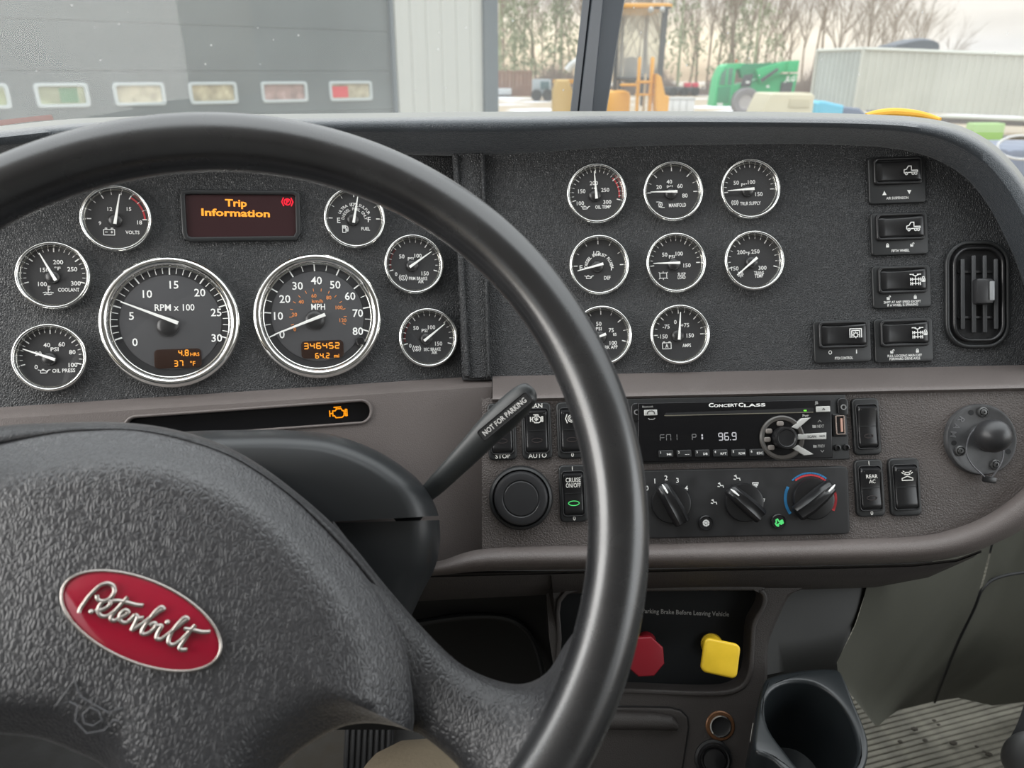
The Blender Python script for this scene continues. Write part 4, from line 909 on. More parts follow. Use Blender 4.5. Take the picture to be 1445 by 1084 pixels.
for i, ch in enumerate('RAM'):
    p = M_.q((1356, 1350, 1345)[i], (592.5, 602, 613)[i], .0048); text(bm, ch, p.x, p.y, 8.5*px, .0049, rot=math.radians((-125, -113, -100)[i]), w=8*px)
mk('embossed_letters', bm, mat('mount_light', (.13, .13, .135), .4), t, smooth=False)
b0 = M_.q(1393, 622, .004); b1 = M_.q(1401, 615, .034)
bm = B(); tube(bm, [b0, b0.lerp(b1, .4), b0.lerp(b1, .75)], [16*px, 11*px, 11*px], 24); mk('ball_neck', bm, GM, t)
bm = B(); bmesh.ops.create_uvsphere(bm, u_segments=36, v_segments=24, radius=22.5*px); bmesh.ops.translate(bm, vec=b1, verts=bm.verts); mk('ball', bm, mat('ball_rubber', (.028, .028, .030), .36), t)
bm = B(); lp = spline([(1392, 596, .006), (1378, 603, .007), (1367, 618, .008), (1364, 640, .009), (1371, 655, .009), (1384, 668, .010), (1396, 676, .010), (1408, 662, .010), (1415, 646, .009), (1416, 632, .008)], 6)
tube(bm, [M_.q(*p) for p in lp], 1.0*px, 8); mk('wire_loop', bm, mat('wire_grey', (.16, .16, .17), .3, .6), t)
bm = B(); c = M_.q(1396, 677, .009); box(bm, c, (18*px, 9*px, .004), Matrix.Rotation(-.2, 3, 'Z'), bev=.0012); mk('crimp', bm, BTN, t)

# ------------------------------------------------------------------ steering wheel
wa, wb = .27925, .16345
wn = Vector((math.sin(wb), math.sin(wa)*math.cos(wb), -math.cos(wa)*math.cos(wb)))
we1 = Vector((0, 1, 0)).cross(wn).normalized()*1
we2 = wn.cross(we1)
Cw = Vector((-.15985, -.06762, .41452))
# camera coords are left handed here (right, up, depth), so rebuild the frame in the world
WH = Fr(EYE+cv(Cw), cv(we1)*(1 if we1.x > 0 else -1), cv(we2)*(1 if we2.y > 0 else -1))
if WH.ez.dot(FW) > 0: WH.ez = -WH.ez
RW, rw = .225, .01774
wheel = thing('steering_wheel', 'large black truck steering wheel turned slightly, with a leather centre pad', 'steering wheel', WH)
bm = B(); rows = []
for k in range(220):
    a = 2*PI*k/220; c, s_ = math.cos(a), math.sin(a)
    rows.append([((RW+rw*math.cos(b))*c, (RW+rw*math.cos(b))*s_, rw*math.sin(b)*1.0) for b in [2*PI*j/28 for j in range(28)]])
rows.append(rows[0]); loft(bm, rows, closed=True); bmesh.ops.remove_doubles(bm, verts=bm.verts, dist=1e-6); mk('rim', bm, RIM, wheel, sharp=80)
wq = lambda u, v, h: WH.q(u, v, h)
# right spoke
up_ = spline([(470, 735), (540, 822), (600, 890), (650, 937), (700, 962), (745, 969), (780, 952), (806, 912), (830, 880)], 6)
lo_ = spline([(470, 1015), (530, 1020), (583, 1032), (618, 1055), (652, 1088), (680, 1130), (700, 1180), (706, 1240), (720, 1290)], 6)
N_ = len(up_); bm = B(); rows = []
for j in range(13):
    s_ = j/12; row = []
    for i in range(N_):
        tt = i/(N_-1); h0 = -.044+.046*min(1, max(0, (tt-.25)/.65))**1.2
        u = up_[i][0]+(lo_[i][0]-up_[i][0])*s_; v = up_[i][1]+(lo_[i][1]-up_[i][1])*s_
        e = math.sin(PI*s_)**.5; row.append(wq(u, v, h0-.005+.012*e))
    rows.append(row)
back = [[Vector((p.x, p.y, p.z-.016)) for p in rows[-1]], [Vector((p.x, p.y, p.z-.016)) for p in rows[0]]]
loft(bm, [back[1]]+rows+[back[0]]); mk('spoke', bm, mat('spoke_leather', (.022, .022, .024), .34, bump=('wrinkle', 430, .38, .0007), sheen=.15), wheel, sharp=75)
# the other three spokes, mostly outside the picture: mirrored about the hub's axis and lower pair
ax = (wq(125, 1010, -.02)-wq(315, 735, -.02)); ax.z = 0; ax.normalize(); c0 = wq(315, 735, -.02); c0.z = 0
def mir(p):
    d = Vector((p[0]-c0.x, p[1]-c0.y, 0)); a = ax*d.dot(ax); x_, y_ = 2*a.x-d.x, 2*a.y-d.y
    c_, s_ = math.cos(.21), math.sin(.21); return Vector((c0.x+x_*c_-y_*s_, c0.y+x_*s_+y_*c_, p[2]))
bm = B(); loft(bm, [[mir(p) for p in r] for r in [back[1]]+rows+[back[0]]]); mk('spoke', bm, MATS['spoke_leather'], wheel, sharp=75)
pad_r = [(-10, 628), (60, 613), (120, 606.5), (190, 606), (260, 620), (330, 645), (400, 691), (455, 742), (510, 805), (550, 862), (572, 915), (582, 970), (585, 1015), (583, 1033)]
pad_b = [(565, 1027), (540, 1022), (510, 1021), (480, 1027), (445, 1045), (405, 1075), (370, 1115), (335, 1170), (280, 1205), (220, 1190), (180, 1140), (150, 1086), (100, 1059), (50, 1041), (0, 1036)]
pad_l = [(-60, 1032), (-120, 1025), (-165, 985), (-185, 920), (-175, 850), (-150, 780), (-110, 700), (-60, 648)]
# shroud strip round the top of the pad
outer = [(-130, 690), (-70, 622), (0, 602), (80, 597), (160, 596), (230, 603), (300, 622), (360, 652), (425, 700), (485, 755), (542, 824), (578, 866)]
inner = [(-110, 715), (-60, 650), (-10, 630), (60, 615), (120, 608), (190, 608), (260, 622), (330, 647), (400, 693), (455, 744), (510, 807), (552, 866)]
outer = spline(outer, 5); inner = spline(inner, 5); bm = B()
def srow(t_, h):
    n_ = len(outer); return [wq(a[0]+(b[0]-a[0])*t_, a[1]+(b[1]-a[1])*t_, h-.022*max(0, (i/(n_-1)-.80)/.20)**2) for i, (a, b) in enumerate(zip(outer, inner))]
loft(bm, [srow(.0, -.085), srow(.0, -.052), srow(.05, -.046), srow(.18, -.041), srow(.45, -.036), srow(.8, -.034), srow(.97, -.0345), srow(1.02, -.037), srow(1.05, -.045), srow(1.3, -.050)])
mk('hub_shroud', bm, MATS['spoke_leather'], wheel, sharp=80)
# leather pad
po = spline(pad_r[:-1], 4)[:-1]+[pad_r[-2], pad_r[-1]]+spline(pad_b, 4)[:-1]+spline([pad_b[-1]]+pad_l+[pad_r[0]], 4)[:-1]
cc = (215, 850); bm = B(); rows = []
prof = [(1.0, -.065), (.998, -.038), (.994, -.0345), (.982, -.0320), (.95, -.0285), (.91, -.0243), (.865, -.0195), (.82, -.0158), (.76, -.0135), (.70, -.0124), (.62, -.0120), (.5, -.0112), (.36, -.0106), (.2, -.0102), (.07, -.0100)]
for s_, h in prof: rows.append([wq(cc[0]+(p[0]-cc[0])*s_, cc[1]+(p[1]-cc[1])*s_, h) for p in po])
R = loft(bm, rows, closed=True); bm.faces.new(R[-1]); mk('centre_pad', bm, PAD, wheel, sharp=75)
PADH = -.0104
# horn mark pressed in the leather
bm = B(); p = wq(132, 999, -.0110)
for ln in ICON['horn']:
    a_ = math.radians(-14); tube(bm, [(p.x+(q[0]*math.cos(a_)-q[1]*math.sin(a_))*.0155, p.y+(q[0]*math.sin(a_)+q[1]*math.cos(a_))*.0125, -.0108) for q in ln], .0004, 6)
mk('horn_mark', bm, mat('horn_mark_grey', (.075, .075, .08), .4), wheel)
# oval badge with raised script
b_ = thing('wheel_badge', 'red oval enamel badge with raised silver script lettering on the pad', 'badge', WH.sub(201.5, 874.5, PADH+.0))
b_.parent = wheel; b_.matrix_parent_inverse = Matrix(); del b_['label']; del b_['category']; b_.matrix_world = Matrix()
BF = WH.sub(201.5, 874.5, -.0104); BF.px = (BF.o-EYE).dot(FW)/F
COL.objects.unlink(b_); bpy.data.objects.remove(b_)
e0 = BF.q(91, 832); e1 = BF.q(312, 921); rot = math.atan2(e1.y-e0.y, e1.x-e0.x)
# fit the ellipse from points of its edge in the photograph
la = BF.q(152, 811); lb = BF.q(252, 939)
ea = .5*(BF.q(93, 834)-BF.q(311, 917)).length*1.0; 
AX = (BF.q(309, 925)-BF.q(93, 826)).normalized(); AY = Vector((-AX.y, AX.x, 0))
cen = (BF.q(309, 925)+BF.q(93, 826))/2
ea = (BF.q(309, 925)-BF.q(93, 826)).length/2*1.02; eb = ea*.455
el = [tuple((cen+AX*(ea*math.cos(2*PI*k/56))+AY*(eb*math.sin(2*PI*k/56)))[:2]) for k in range(56)]
bm = B(); prism_ring(bm, el, off2(el, .0015), -.002, .0026, .0007); bg_ = mk('badge_rim', bm, mat('badge_silver', (.50, .46, .43), .22, .95), wheel, BF)
bm = B(); rows = []
for s_, h in ((1, .0012), (.9, .0022), (.75, .0029), (.5, .0035), (.25, .0038), (.05, .0039)): rows.append([(cen.x+(p[0]-cen.x)*s_*.965, cen.y+(p[1]-cen.y)*s_*.965, h) for p in el])
R = loft(bm, rows, closed=True); bm.faces.new(R[-1]); badge = mk('badge_enamel', bm, ENAM, wheel, BF, sharp=80); badge['label'] = 'red oval enamel badge'
SCR = [[(256, 302), (264, 280), (283, 252), (305, 222), (335, 190), (365, 165), (400, 155), (428, 168), (434, 198), (412, 230), (380, 245), (352, 238), (346, 215)],
 [(338, 295), (375, 287), (405, 270), (414, 250), (396, 240), (366, 260), (352, 288), (362, 315), (392, 322), (425, 304), (455, 276), (478, 250), (502, 223)],
 [(502, 223), (465, 265), (430, 308), (415, 332), (432, 344), (458, 330), (485, 318), (505, 300), (488, 289), (463, 312), (463, 342), (490, 354), (515, 338), (538, 312)],
 [(425, 245), (455, 243), (500, 252), (545, 264), (580, 266)],
 [(538, 312), (550, 322), (543, 345), (530, 372), (520, 392), (540, 352), (560, 332), (582, 328)],
 [(520, 392), (555, 372), (610, 332), (662, 295), (682, 284), (668, 275), (635, 303), (600, 350), (572, 395), (580, 412), (612, 402), (642, 372), (636, 354), (612, 366)],
 [(642, 372), (672, 368), (652, 405), (646, 432), (668, 436), (700, 414), (742, 382), (785, 347), (803, 334), (786, 328), (748, 366), (715, 415), (706, 452), (728, 465), (762, 446), (800, 410), (842, 364)],
 [(842, 364), (812, 402), (782, 446), (762, 478), (772, 490), (800, 488)],
 [(785, 384), (830, 390), (875, 400), (916, 399)]]
bm = B()
for ln in SCR:
    P = spline(ln, 5); tube(bm, [BF.q(40+p[0]/3.566, 780+p[1]/3.566, .0046) for p in P], .00115, 8)
for u_, v_ in ((318, 297), (701, 350)):
    p = BF.q(40+u_/3.566, 780+v_/3.566, .0042); lathe(bm, [(.0014, .003), (.0014, .0048), (.0008, .0056), (.00001, .0057)], 10, p.x, p.y)
mk('badge_script', bm, MATS['badge_silver'], wheel, BF, sharp=80)
# ------------------------------------------------------------------ column cover and stalk
colc = thing('column_cover', 'smooth black steering column cover behind the wheel', 'column cover', Matrix.Translation(U(420, 850, .62)))
top = spline([(40, 700), (90, 650), (160, 622), (250, 610), (330, 607), (400, 607), (470, 614), (535, 638), (586, 673), (610, 705), (619, 728)], 5)
CCx = (400, 740)
def crow(pts, s_, d, cxy=CCx): return [U(cxy[0]+(p[0]-cxy[0])*s_, cxy[1]+(p[1]-cxy[1])*s_, d) for p in pts]
bm = B(); loft(bm, [crow(top, .0, .520), crow(top, .5, .522), crow(top, .80, .526), crow(top, .88, .530), crow(top, .94, .538), crow(top, .98, .549), crow(top, 1.0, .566), crow(top, 1.0, .60), crow(top, .98, .69)])
CCM = mat('column_black', (.020, .022, .024), .36, bump=('noise', 900, .06, .0003)); mk('upper_shell', bm, CCM, colc, ID, sharp=85)
bot = spline([(620, 734), (621, 765), (614, 800), (598, 832), (560, 900), (480, 960), (300, 960), (120, 900), (50, 760), (40, 705)], 5)
bm = B(); loft(bm, [crow(bot, .0, .530), crow(bot, .5, .530), crow(bot, .80, .533), crow(bot, .9, .537), crow(bot, .96, .547), crow(bot, 1.0, .568), crow(bot, 1.0, .60), crow(bot, .98, .69)])
mk('lower_shell', bm, CCM, colc, ID, sharp=85)
ST = thing('trailer_brake_stalk', 'dark grey stalk marked NOT FOR PARKING, sticking out right of the column', 'lever', Matrix.Translation(U(612, 690, .57)))
sp = [(590, 708, .575, 10), (612, 688, .570, 13.5), (640, 660, .563, 16), (668, 631, .556, 18.5), (690, 608, .550, 20.5), (712, 587, .545, 21.5), (730, 569, .541, 20.5), (742, 557.5, .538, 18), (747, 552.5, .537, 15), (750.5, 549.5, .536, 10), (752, 548, .536, 4)]
sp = spline(sp, 3); bm = B(); tube(bm, [U(p[0], p[1], p[2]) for p in sp], [p[3]*p[2]/F for p in sp], 28, upv=-FW, flat=.72)
SM_ = mat('stalk_grey', (.030, .033, .034), .42, bump=('noise', 700, .12, .0003)); mk('stalk_body', bm, SM_, ST, ID, sharp=80)
SF = Fr(U(713, 587.5, .5275), (U(742, 562, .5255)-U(682, 613, .5305)), UP)
SF = Fr(U(712, 588, .5295), (U(742, 563, .5262)-U(682, 613, .5328)), UP-RT*.4)
px = SF.px; bm = B(); prism_ring(bm, rr(0, 0, 92*px, 18*px, 4*px), rr(0, 0, 89*px, 15*px, 3*px), -.0035, .0008, .0002); mk('label_border', bm, BTN, ST, SF)
bm = B(); plate(bm, rr(0, 0, 90*px, 16*px, 3*px), -.0035, .0004); mk('label_plate', bm, mat('plate_black', (.016, .017, .018), .5), ST, SF)
bm = B(); text(bm, 'NOT FOR PARKING', 0, 0, 7.2*px, .0010, w=78*px, bold=.01); mk('stalk_lettering', bm, INK, ST, SF, smooth=False)
bm = B(); tube(bm, [U(570, 726, .585), U(598, 700, .575)], [.013, .009], 20); mk('stalk_boot', bm, CCM, ST, ID)

# ------------------------------------------------------------------ below the dash
lower = thing('lower_dash', 'dark knee panel under the dashboard behind the wheel', 'knee panel', Matrix.Translation(U(500, 1250, .9)))
bm = B(); us = [-260+k*(800+260)/16 for k in range(17)]
loft(bm, [[U(u, 806, .70) for u in us], [U(u, 814, .715) for u in us], [U(u, 830, .76) for u in us], [U(u, 860, .80) for u in us], [U(u, 1000, .86) for u in us], [U(u, 1030, .93) for u in us]]); mk('knee_panel', bm, mat('knee_black', (.012, .012, .012), .6), lower, ID, sharp=60)
bm = B(); e = [U(*p) for p in spline([(560, 885, .803), (640, 872, .800), (700, 870, .802), (735, 882, .804), (756, 910, .812), (768, 960, .82), (772, 1010, .82)], 5)]
tube(bm, e, .0035, 8); mk('panel_bead', bm, BTNF, lower, ID)
bm = B(); loft(bm, [[U(770, 812, .72), U(776, 900, .74), U(790, 1000, .76), U(800, 1200, .78)], [U(778, 812, .70), U(786, 900, .72), U(800, 1000, .735), U(810, 1200, .76)]])
mk('console_side', bm, TAUPD, lower, ID)
# side skirt right of the console (dark recess above the cup holder)
FLZ = 1.2
trim = thing('footwell_trim', 'grey green moulded side trim of the passenger footwell', 'trim panel', Matrix.Translation(U(1300, 1000, 1.4)))
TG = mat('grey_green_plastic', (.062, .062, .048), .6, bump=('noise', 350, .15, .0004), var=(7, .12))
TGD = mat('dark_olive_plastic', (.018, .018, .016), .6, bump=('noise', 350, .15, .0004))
bm = B()
P0 = [(1060, 815, .80), (1140, 815, .82), (1228, 815, .84)]
P1 = [(1062, 900, .79), (1140, 900, .81), (1207, 880, .83)]
P2 = [(1072, 955, .775), (1130, 943, .78), (1181, 935, .79)]
P3 = [(1072, 966, .755), (1130, 955, .76), (1182, 947, .765)]
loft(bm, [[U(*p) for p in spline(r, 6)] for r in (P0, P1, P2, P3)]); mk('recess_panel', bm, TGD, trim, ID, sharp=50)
def band(cols, m, name, n=8, sharp=60):
    bm = B(); S_ = [spline(c, n) for c in cols]; loft(bm, [[U(*p) for p in c] for c in S_]); return mk(name, bm, m, trim, ID, sharp=sharp)
# columns from top to bottom, left to right
c1 = [(1229, 805, .835), (1208, 880, .825), (1181, 937, .79), (1188, 962, .80), (1235, 1024, .95)]
c2 = [(1300, 800, .90), (1260, 880, .90), (1228, 940, .90), (1215, 985, .93), (1240, 1024, 1.02)]
c3 = [(1352, 775, .93), (1318, 850, .94), (1285, 920, .98), (1262, 975, 1.05), (1252, 1013, 1.12)]
c4 = [(1375, 768, .955), (1345, 840, .98), (1315, 910, 1.04), (1290, 965, 1.13), (1268, 1002, 1.24)]
c5 = [(1400, 762, 1.02), (1378, 845, 1.07), (1350, 905, 1.13), (1330, 955, 1.23), (1318, 990, 1.36)]
band([c1, c2, c3, c4, c5], TG, 'tunnel_panel', sharp=75)
c5b = [(1403, 762, 1.025), (1381, 846, 1.075), (1353, 906, 1.135), (1333, 956, 1.235), (1321, 990, 1.365)]
c6 = [(1450, 740, 1.12), (1425, 820, 1.17), (1395, 900, 1.22), (1370, 950, 1.32), (1352, 985, 1.42)]
c7 = [(1540, 720, 1.20), (1490, 815, 1.26), (1450, 900, 1.32), (1420, 950, 1.40), (1400, 996, 1.47)]
c8 = [(1700, 700, 1.25), (1620, 810, 1.30), (1560, 900, 1.38), (1520, 950, 1.46), (1500, 985, 1.52)]
band([c5b, c6, c7, c8], TG, 'kick_panel', sharp=75)
bm = B(); tube(bm, [U(*p) for p in spline([(1445, 808, 1.10), (1420, 812, 1.085), (1398, 820, 1.075), (1384, 835, 1.07), (1375, 858, 1.085), (1352, 906, 1.137), (1332, 956, 1.237), (1319, 991, 1.365)], 6)], .0022, 6); mk('panel_seam', bm, MATTE, trim, ID)
# cup holder
CU = Fr(U(1140, 1025, .645), RT, FW-UP*.15, None)
CU = Fr(U(1140, 1025, .645), RT+FW*.05, FW*.86+UP*.48)
if CU.ez.dot(UP) < 0: CU.ez = -CU.ez
cup = thing('cup_holder', 'glossy black oval cup holder on the console side', 'cup holder', CU)
oo = spline([(1076, 968), (1090, 956), (1130, 948), (1176, 946), (1190, 958), (1205, 995), (1220, 1032), (1225, 1060), (1218, 1088), (1195, 1112), (1160, 1122), (1125, 1108), (1090, 1075), (1064, 1060), (1066, 1015)], 3, closed=True)
ii = spline([(1079, 1000), (1085, 982), (1100, 970), (1122, 965), (1148, 968), (1172, 982), (1190, 1003), (1203, 1030), (1209, 1060), (1203, 1085), (1188, 1102), (1162, 1108), (1135, 1096), (1106, 1062), (1084, 1030)], 3, closed=True)
oq = [tuple(CU.q(*p)[:2]) for p in oo]; iq = [tuple(CU.q(*p)[:2]) for p in ii]
CUPM = mat('cup_black', (.016, .019, .021), .30)
bm = B(); prism_ring(bm, oq, iq, -.012, .003, .0035); mk('holder_rim', bm, CUPM, cup, sharp=75)
bm = B(); ci = Vector((sum(p[0] for p in iq)/len(iq), sum(p[1] for p in iq)/len(iq)))
def sh(s_, z_, l): return [(ci.x+(p[0]-ci.x)*s_, ci.y+(p[1]-ci.y)*s_, z_) for p in l]
loft(bm, [sh(1.005, .0, iq), sh(.97, -.02, iq), sh(.90, -.075, iq), sh(.86, -.08, iq), sh(.05, -.081, iq)], closed=True, cap1=True); mk('cup_well', bm, CUPM, cup, sharp=50)
bm = B(); loft(bm, [sh(1.0, -.010, oq), sh(.98, -.03, oq), sh(.93, -.085, oq), sh(.85, -.09, oq), sh(.05, -.091, oq)], closed=True, cap1=True); mk('cup_body', bm, CUPM, cup, sharp=50)
# pale clip between console and holder
bm = B(); loft(bm, [[U(1062, 1020, .672), U(1058, 1045, .668), U(1060, 1056, .667)], [U(1066, 1022, .668), U(1069, 1048, .664), U(1071, 1060, .663)]]); mk('holder_clip', bm, mat('pale_edge', (.22, .22, .20), .4), cup, ID)

# ------------------------------------------------------------------ floor, pedal, leg, cab shell
def zfloor(u, v): r = ray(u, v); return EYE+r*((FLZ-EYE.z)/r.z)
bm = B(); ngon(bm, [(-1.1, -1.4, FLZ-.02), (1.9, -1.4, FLZ-.02), (1.9, 1.75, FLZ-.02), (-1.1, 1.75, FLZ-.02)]); fl = mk('floor', bm, mat('cab_floor', (.009, .008, .007), .8, bump=('noise', 120, .4, .002), var=(18, .3)), None); fl['kind'] = 'structure'
# ribbed rubber mat in the passenger footwell: every rib a ridge of its own
mt_ = thing('floor_mat', 'ribbed dusty rubber floor mat in the passenger footwell', 'mat', Matrix.Translation((.9, 1.1, FLZ)))
MATM = mat('dusty_rubber', (.13, .122, .098), .75, bump=('noise', 160, .35, .002), var=(26, .38))
a = zfloor(1225, 1075); b = zfloor(1330, 1040); dirv = (zfloor(1330, 1010)-zfloor(1245, 1032)); dirv.z = 0; dirv.normalize(); nrm = Vector((-dirv.y, dirv.x, 0))
o0 = zfloor(1290, 1040)
bm = B()
ngon(bm, [tuple(o0+dirv*x+nrm*y+Vector((0, 0, -.012))) for x, y in ((-.45, -.55), (1.1, -.55), (1.1, .45), (-.45, .45))]); mk('mat_base', bm, MATM, mt_, ID)
rb = None
for k in range(80):
    y = -.50+k*.0115
    if rb is None:
        bm = B(); wv = [(-.42+i*1.5/24) for i in range(25)]
        loft(bm, [[o0+dirv*x+nrm*(y+dy)+Vector((0, 0, dz-.010)) for x in wv] for dy, dz in ((-.0052, 0), (-.0040, .0022), (-.0018, .0032), (.0018, .0032), (.0040, .0022), (.0052, 0))])
        rb = mk('mat_rib', bm, MATM, mt_, ID)
    else:
        c = rb.copy(); COL.objects.link(c); c.parent = mt_; c.location = nrm*(.0115*k)
Rm = random.Random(4)
for u, v in ((1318, 1018), (1324, 1024), (1305, 1046), (1378, 1055), (1388, 1062), (1270, 1048), (1345, 1050), (1395, 1066), (1290, 1030)):
    bm = B(); c = zfloor(u, v); bmesh.ops.create_icosphere(bm, subdivisions=1, radius=Rm.uniform(.0025, .006)); bmesh.ops.transform(bm, matrix=Matrix.Translation(c+Vector((0, 0, .002))) @ Matrix.Diagonal((1.4, 1, .6, 1)), verts=bm.verts)
    o = mk('dirt_crumb', bm, mat('dirt', (.03, .025, .018), .9)); tag(o, 'small crumb of dark dirt lying on the ribbed floor mat', 'dirt crumb', 'dirt crumbs on the floor mat')
# dark seat base at the right edge
t = thing('seat_base', 'dark passenger seat base corner with a painted grey highlight at the lower right', 'seat', Matrix.Translation(U(1480, 1080, 1.2)))
bm = B(); rows = []
for d in (0, .25):
    rows.append([U(p[0], p[1], 1.05+d) for p in spline([(1462, 940), (1448, 985), (1436, 1020), (1424, 1045), (1418, 1075), (1424, 1110), (1450, 1160)], 5)])
loft(bm, [[U(p[0]+120, p[1], 1.04) for p in spline([(1462, 940), (1448, 985), (1436, 1020), (1424, 1045), (1418, 1075), (1424, 1110), (1450, 1160)], 5)]]+rows); mk('seat_side', bm, mat('seat_black', (.012, .012, .013), .6), t, ID)
bm = B(); bmesh.ops.create_uvsphere(bm, u_segments=20, v_segments=14, radius=.03); bmesh.ops.transform(bm, matrix=Matrix.Translation(U(1446, 1064, 1.03)) @ Matrix.Diagonal((1, .6, 1.2, 1)), verts=bm.verts); mk('adjuster_knob', bm, mat('knob_highlight_grey', (.10, .10, .10), .4), t, ID)  # grey of the highlight is put into the knob's colour
# pedal
pc = U(520, 1048, 1.22); t = thing('brake_pedal', 'black ribbed rubber brake pedal seen under the wheel', 'pedal', Matrix.Translation(pc))
PF_ = Fr(pc, RT, Vector((0, .6, .8)))
bm = B(); plate(bm, rr(0, 0, .078, .085, .010), -.012, 0, .003, back=True); mk('pedal_plate', bm, RUB, t, PF_)
for k in range(8):
    bm = B(); box(bm, (-.033+k*.0094, 0, .0022), (.0048, .078, .005), bev=.001); mk('pedal_rib', bm, RUB, t, PF_)
bm = B(); tube(bm, [PF_.o-PF_.ez*.01, PF_.o+Vector((0, .06, .05)), PF_.o+Vector((0, .18, .22))], .011, 12); mk('pedal_arm', bm, BTNF, t, ID)
bm = B(); box(bm, zfloor(420, 1070)+Vector((0, 0, .008)), (.34, .42, .016), bev=.006); t2 = mk('driver_mat', bm, mat('olive_mat', (.020, .016, .011), .85, bump=('noise', 200, .3, .002), var=(30, .2))); tag(t2, 'brownish rubber mat under the pedals on the driver side', 'mat')
# leg
def skinchain(pts, edges, rad, name, m, parent, levels=2):
    me = bpy.data.meshes.new(name); me.from_pydata([tuple(p) for p in pts], edges, [])
    o = bpy.data.objects.new(name, me); COL.objects.link(o)
    md = o.modifiers.new('s', 'SKIN'); md2 = o.modifiers.new('b', 'SUBSURF'); md2.levels = levels; md2.render_levels = levels
    for i, r in enumerate(rad): me.skin_vertices[0].data[i].radius = r if isinstance(r, tuple) else (r, r)
    me.skin_vertices[0].data[0].use_root = True
    dg = bpy.context.evaluated_depsgraph_get(); m2 = bpy.data.meshes.new_from_object(o.evaluated_get(dg)); bpy.data.objects.remove(o)
    m2.name = name; m2.materials.clear(); m2.materials.append(m)
    for f in m2.polygons: f.use_smooth = True
    q_ = bpy.data.objects.new(name, m2); COL.objects.link(q_)
    if parent: q_.parent = parent; m2.transform(WM[parent.name].inverted())
    return q_
knee = U(600, 1120, .63)
per = thing('person', 'person in tan trousers, only one bent knee in view under the wheel', 'person', Matrix.Translation((knee.x, knee.y+.1, FLZ)))
TAN = mat('tan_trousers', (.17, .135, .09), .85, bump=('noise', 260, .5, .0015), var=(22, .10))
hip = Vector((knee.x-.06, knee.y-.46, knee.z-.02)); ank = Vector((knee.x+.02, knee.y+.16, FLZ+.12))
skinchain([hip, hip.lerp(knee, .5), hip.lerp(knee, .85), knee, knee.lerp(ank, .15), knee.lerp(ank, .5), ank], [(i, i+1) for i in range(6)], [.092, .084, .071, .066, .062, .058, .045], 'trouser_leg', TAN, per)
bm = B(); f0 = Vector((ank.x, ank.y, FLZ)); rows = []
for y, w_, h_ in ((-.08, .030, .06), (-.06, .038, .10), (0, .042, .12), (.06, .045, .09), (.13, .050, .065), (.19, .045, .05), (.215, .028, .03)):
    rows.append([f0+Vector((w_*math.cos(a_), y, .002+h_*(.5+.5*math.sin(a_)))) for a_ in [2*PI*k/16 for k in range(16)]])
loft(bm, rows, closed=True, cap0=True, cap1=True); mk('boot', bm, mat('boot_brown', (.05, .03, .02), .6), per, ID)
bm = B()
for k, (du, dd) in enumerate(((0, 0), (16, .0))):
    pts = [U(548+du+8*i*-1.2, 1038+16*i, .592-.0015*i) for i in range(6)]
# cab shell (structure)
CABM = mat('cab_lining_grey', (.26, .26, .25), .8)
def sbox(name, lo, hi, m=CABM):
    bm = B(); box(bm, [(a+b)/2 for a, b in zip(lo, hi)], [b-a for a, b in zip(lo, hi)]); o = mk(name, bm, m, None, smooth=False); o['kind'] = 'structure'; return o
sbox('wall_left', (-1.14, -1.4, FLZ), (-1.10, 1.25, 2.08), mat('door_lining', (.03, .03, .03), .7)); sbox('wall_right', (1.50, -1.4, FLZ), (1.54, 1.75, 1.95))
sbox('wall_back', (-1.14, -1.44, FLZ), (1.54, -1.40, 2.95), mat('rear_lining', (.26, .26, .25), .85)); sbox('ceiling', (-1.14, -1.44, 2.95), (1.54, .22, 2.99), mat('headliner', (.34, .33, .32), .9))
sbox('wall_front', (-1.1, 1.72, .9), (1.5, 1.78, 2.05), mat('firewall_black', (.02, .02, .02), .8))
# windscreen: two dusty panes and the centre post
WG = Fr(U(830, 160, 1.10), RT, UP*1.0-FW*.42)
if WG.ez.dot(FW) > 0: WG.ez = -WG.ez
GW1 = glassmat('dusty_windscreen', dust=.17, dscale=5, spk=.35, refl=.03)
for nm, uv in (('window_1', ((-420, 205), (835, 185), (889, -330), (-330, -330))), ('window_2', ((826, 182), (1760, 190), (1700, -330), (900, -330)))):
    bm = B(); q4 = [WG.hit(*p) for p in uv]; loft(bm, [[q4[0].lerp(q4[1], i/8) for i in range(9)], [q4[3].lerp(q4[2], i/8) for i in range(9)]])
    o = mk(nm, bm, GW1, None, smooth=False); o['kind'] = 'structure'
pt = [(821, 824, 805, 806, 1.16), (0, 0, 0, 0, 0)]
def pst(u0, u1, off): # u at v=0, u at v=154
    s_ = (u1-u0)/154
    return [WG.hit(u0+s_*v, v, off) for v in (-330, -150, 0, 80, 154, 190)]
bm = B(); cols = [pst(822, 805, -.02), pst(823.5, 806.5, .012), pst(832, 815, .016), pst(834, 817, .012), pst(836, 818, .020), pst(850.5, 835.5, .030), pst(852.5, 837, .024), pst(880, 855, .016), pst(881.5, 856.5, -.02)]
loft(bm, cols); o = mk('trim_1', bm, mat('post_grey_blue', (.055, .063, .075), .5), None, sharp=25); o['kind'] = 'structure'
# strip lying at the foot of the glass, left
bm = B(); e = [(-60, 176), (40, 165), (73, 161.5), (76, 166), (40, 172), (-60, 186)]
loft(bm, [[U(u, v, .92) for u, v in e[:3]], [U(u, v+1, .90) for u, v in e[:3]], [U(e[5][0], e[5][1], .895), U(e[4][0], e[4][1], .895), U(e[3][0], e[3][1]+3, .895)]])
o = mk('cardboard_strip', bm, mat('brown_card', (.14, .085, .075), .8)); tag(o, 'dull brown strip lying on the dash top at the far left', 'strip')
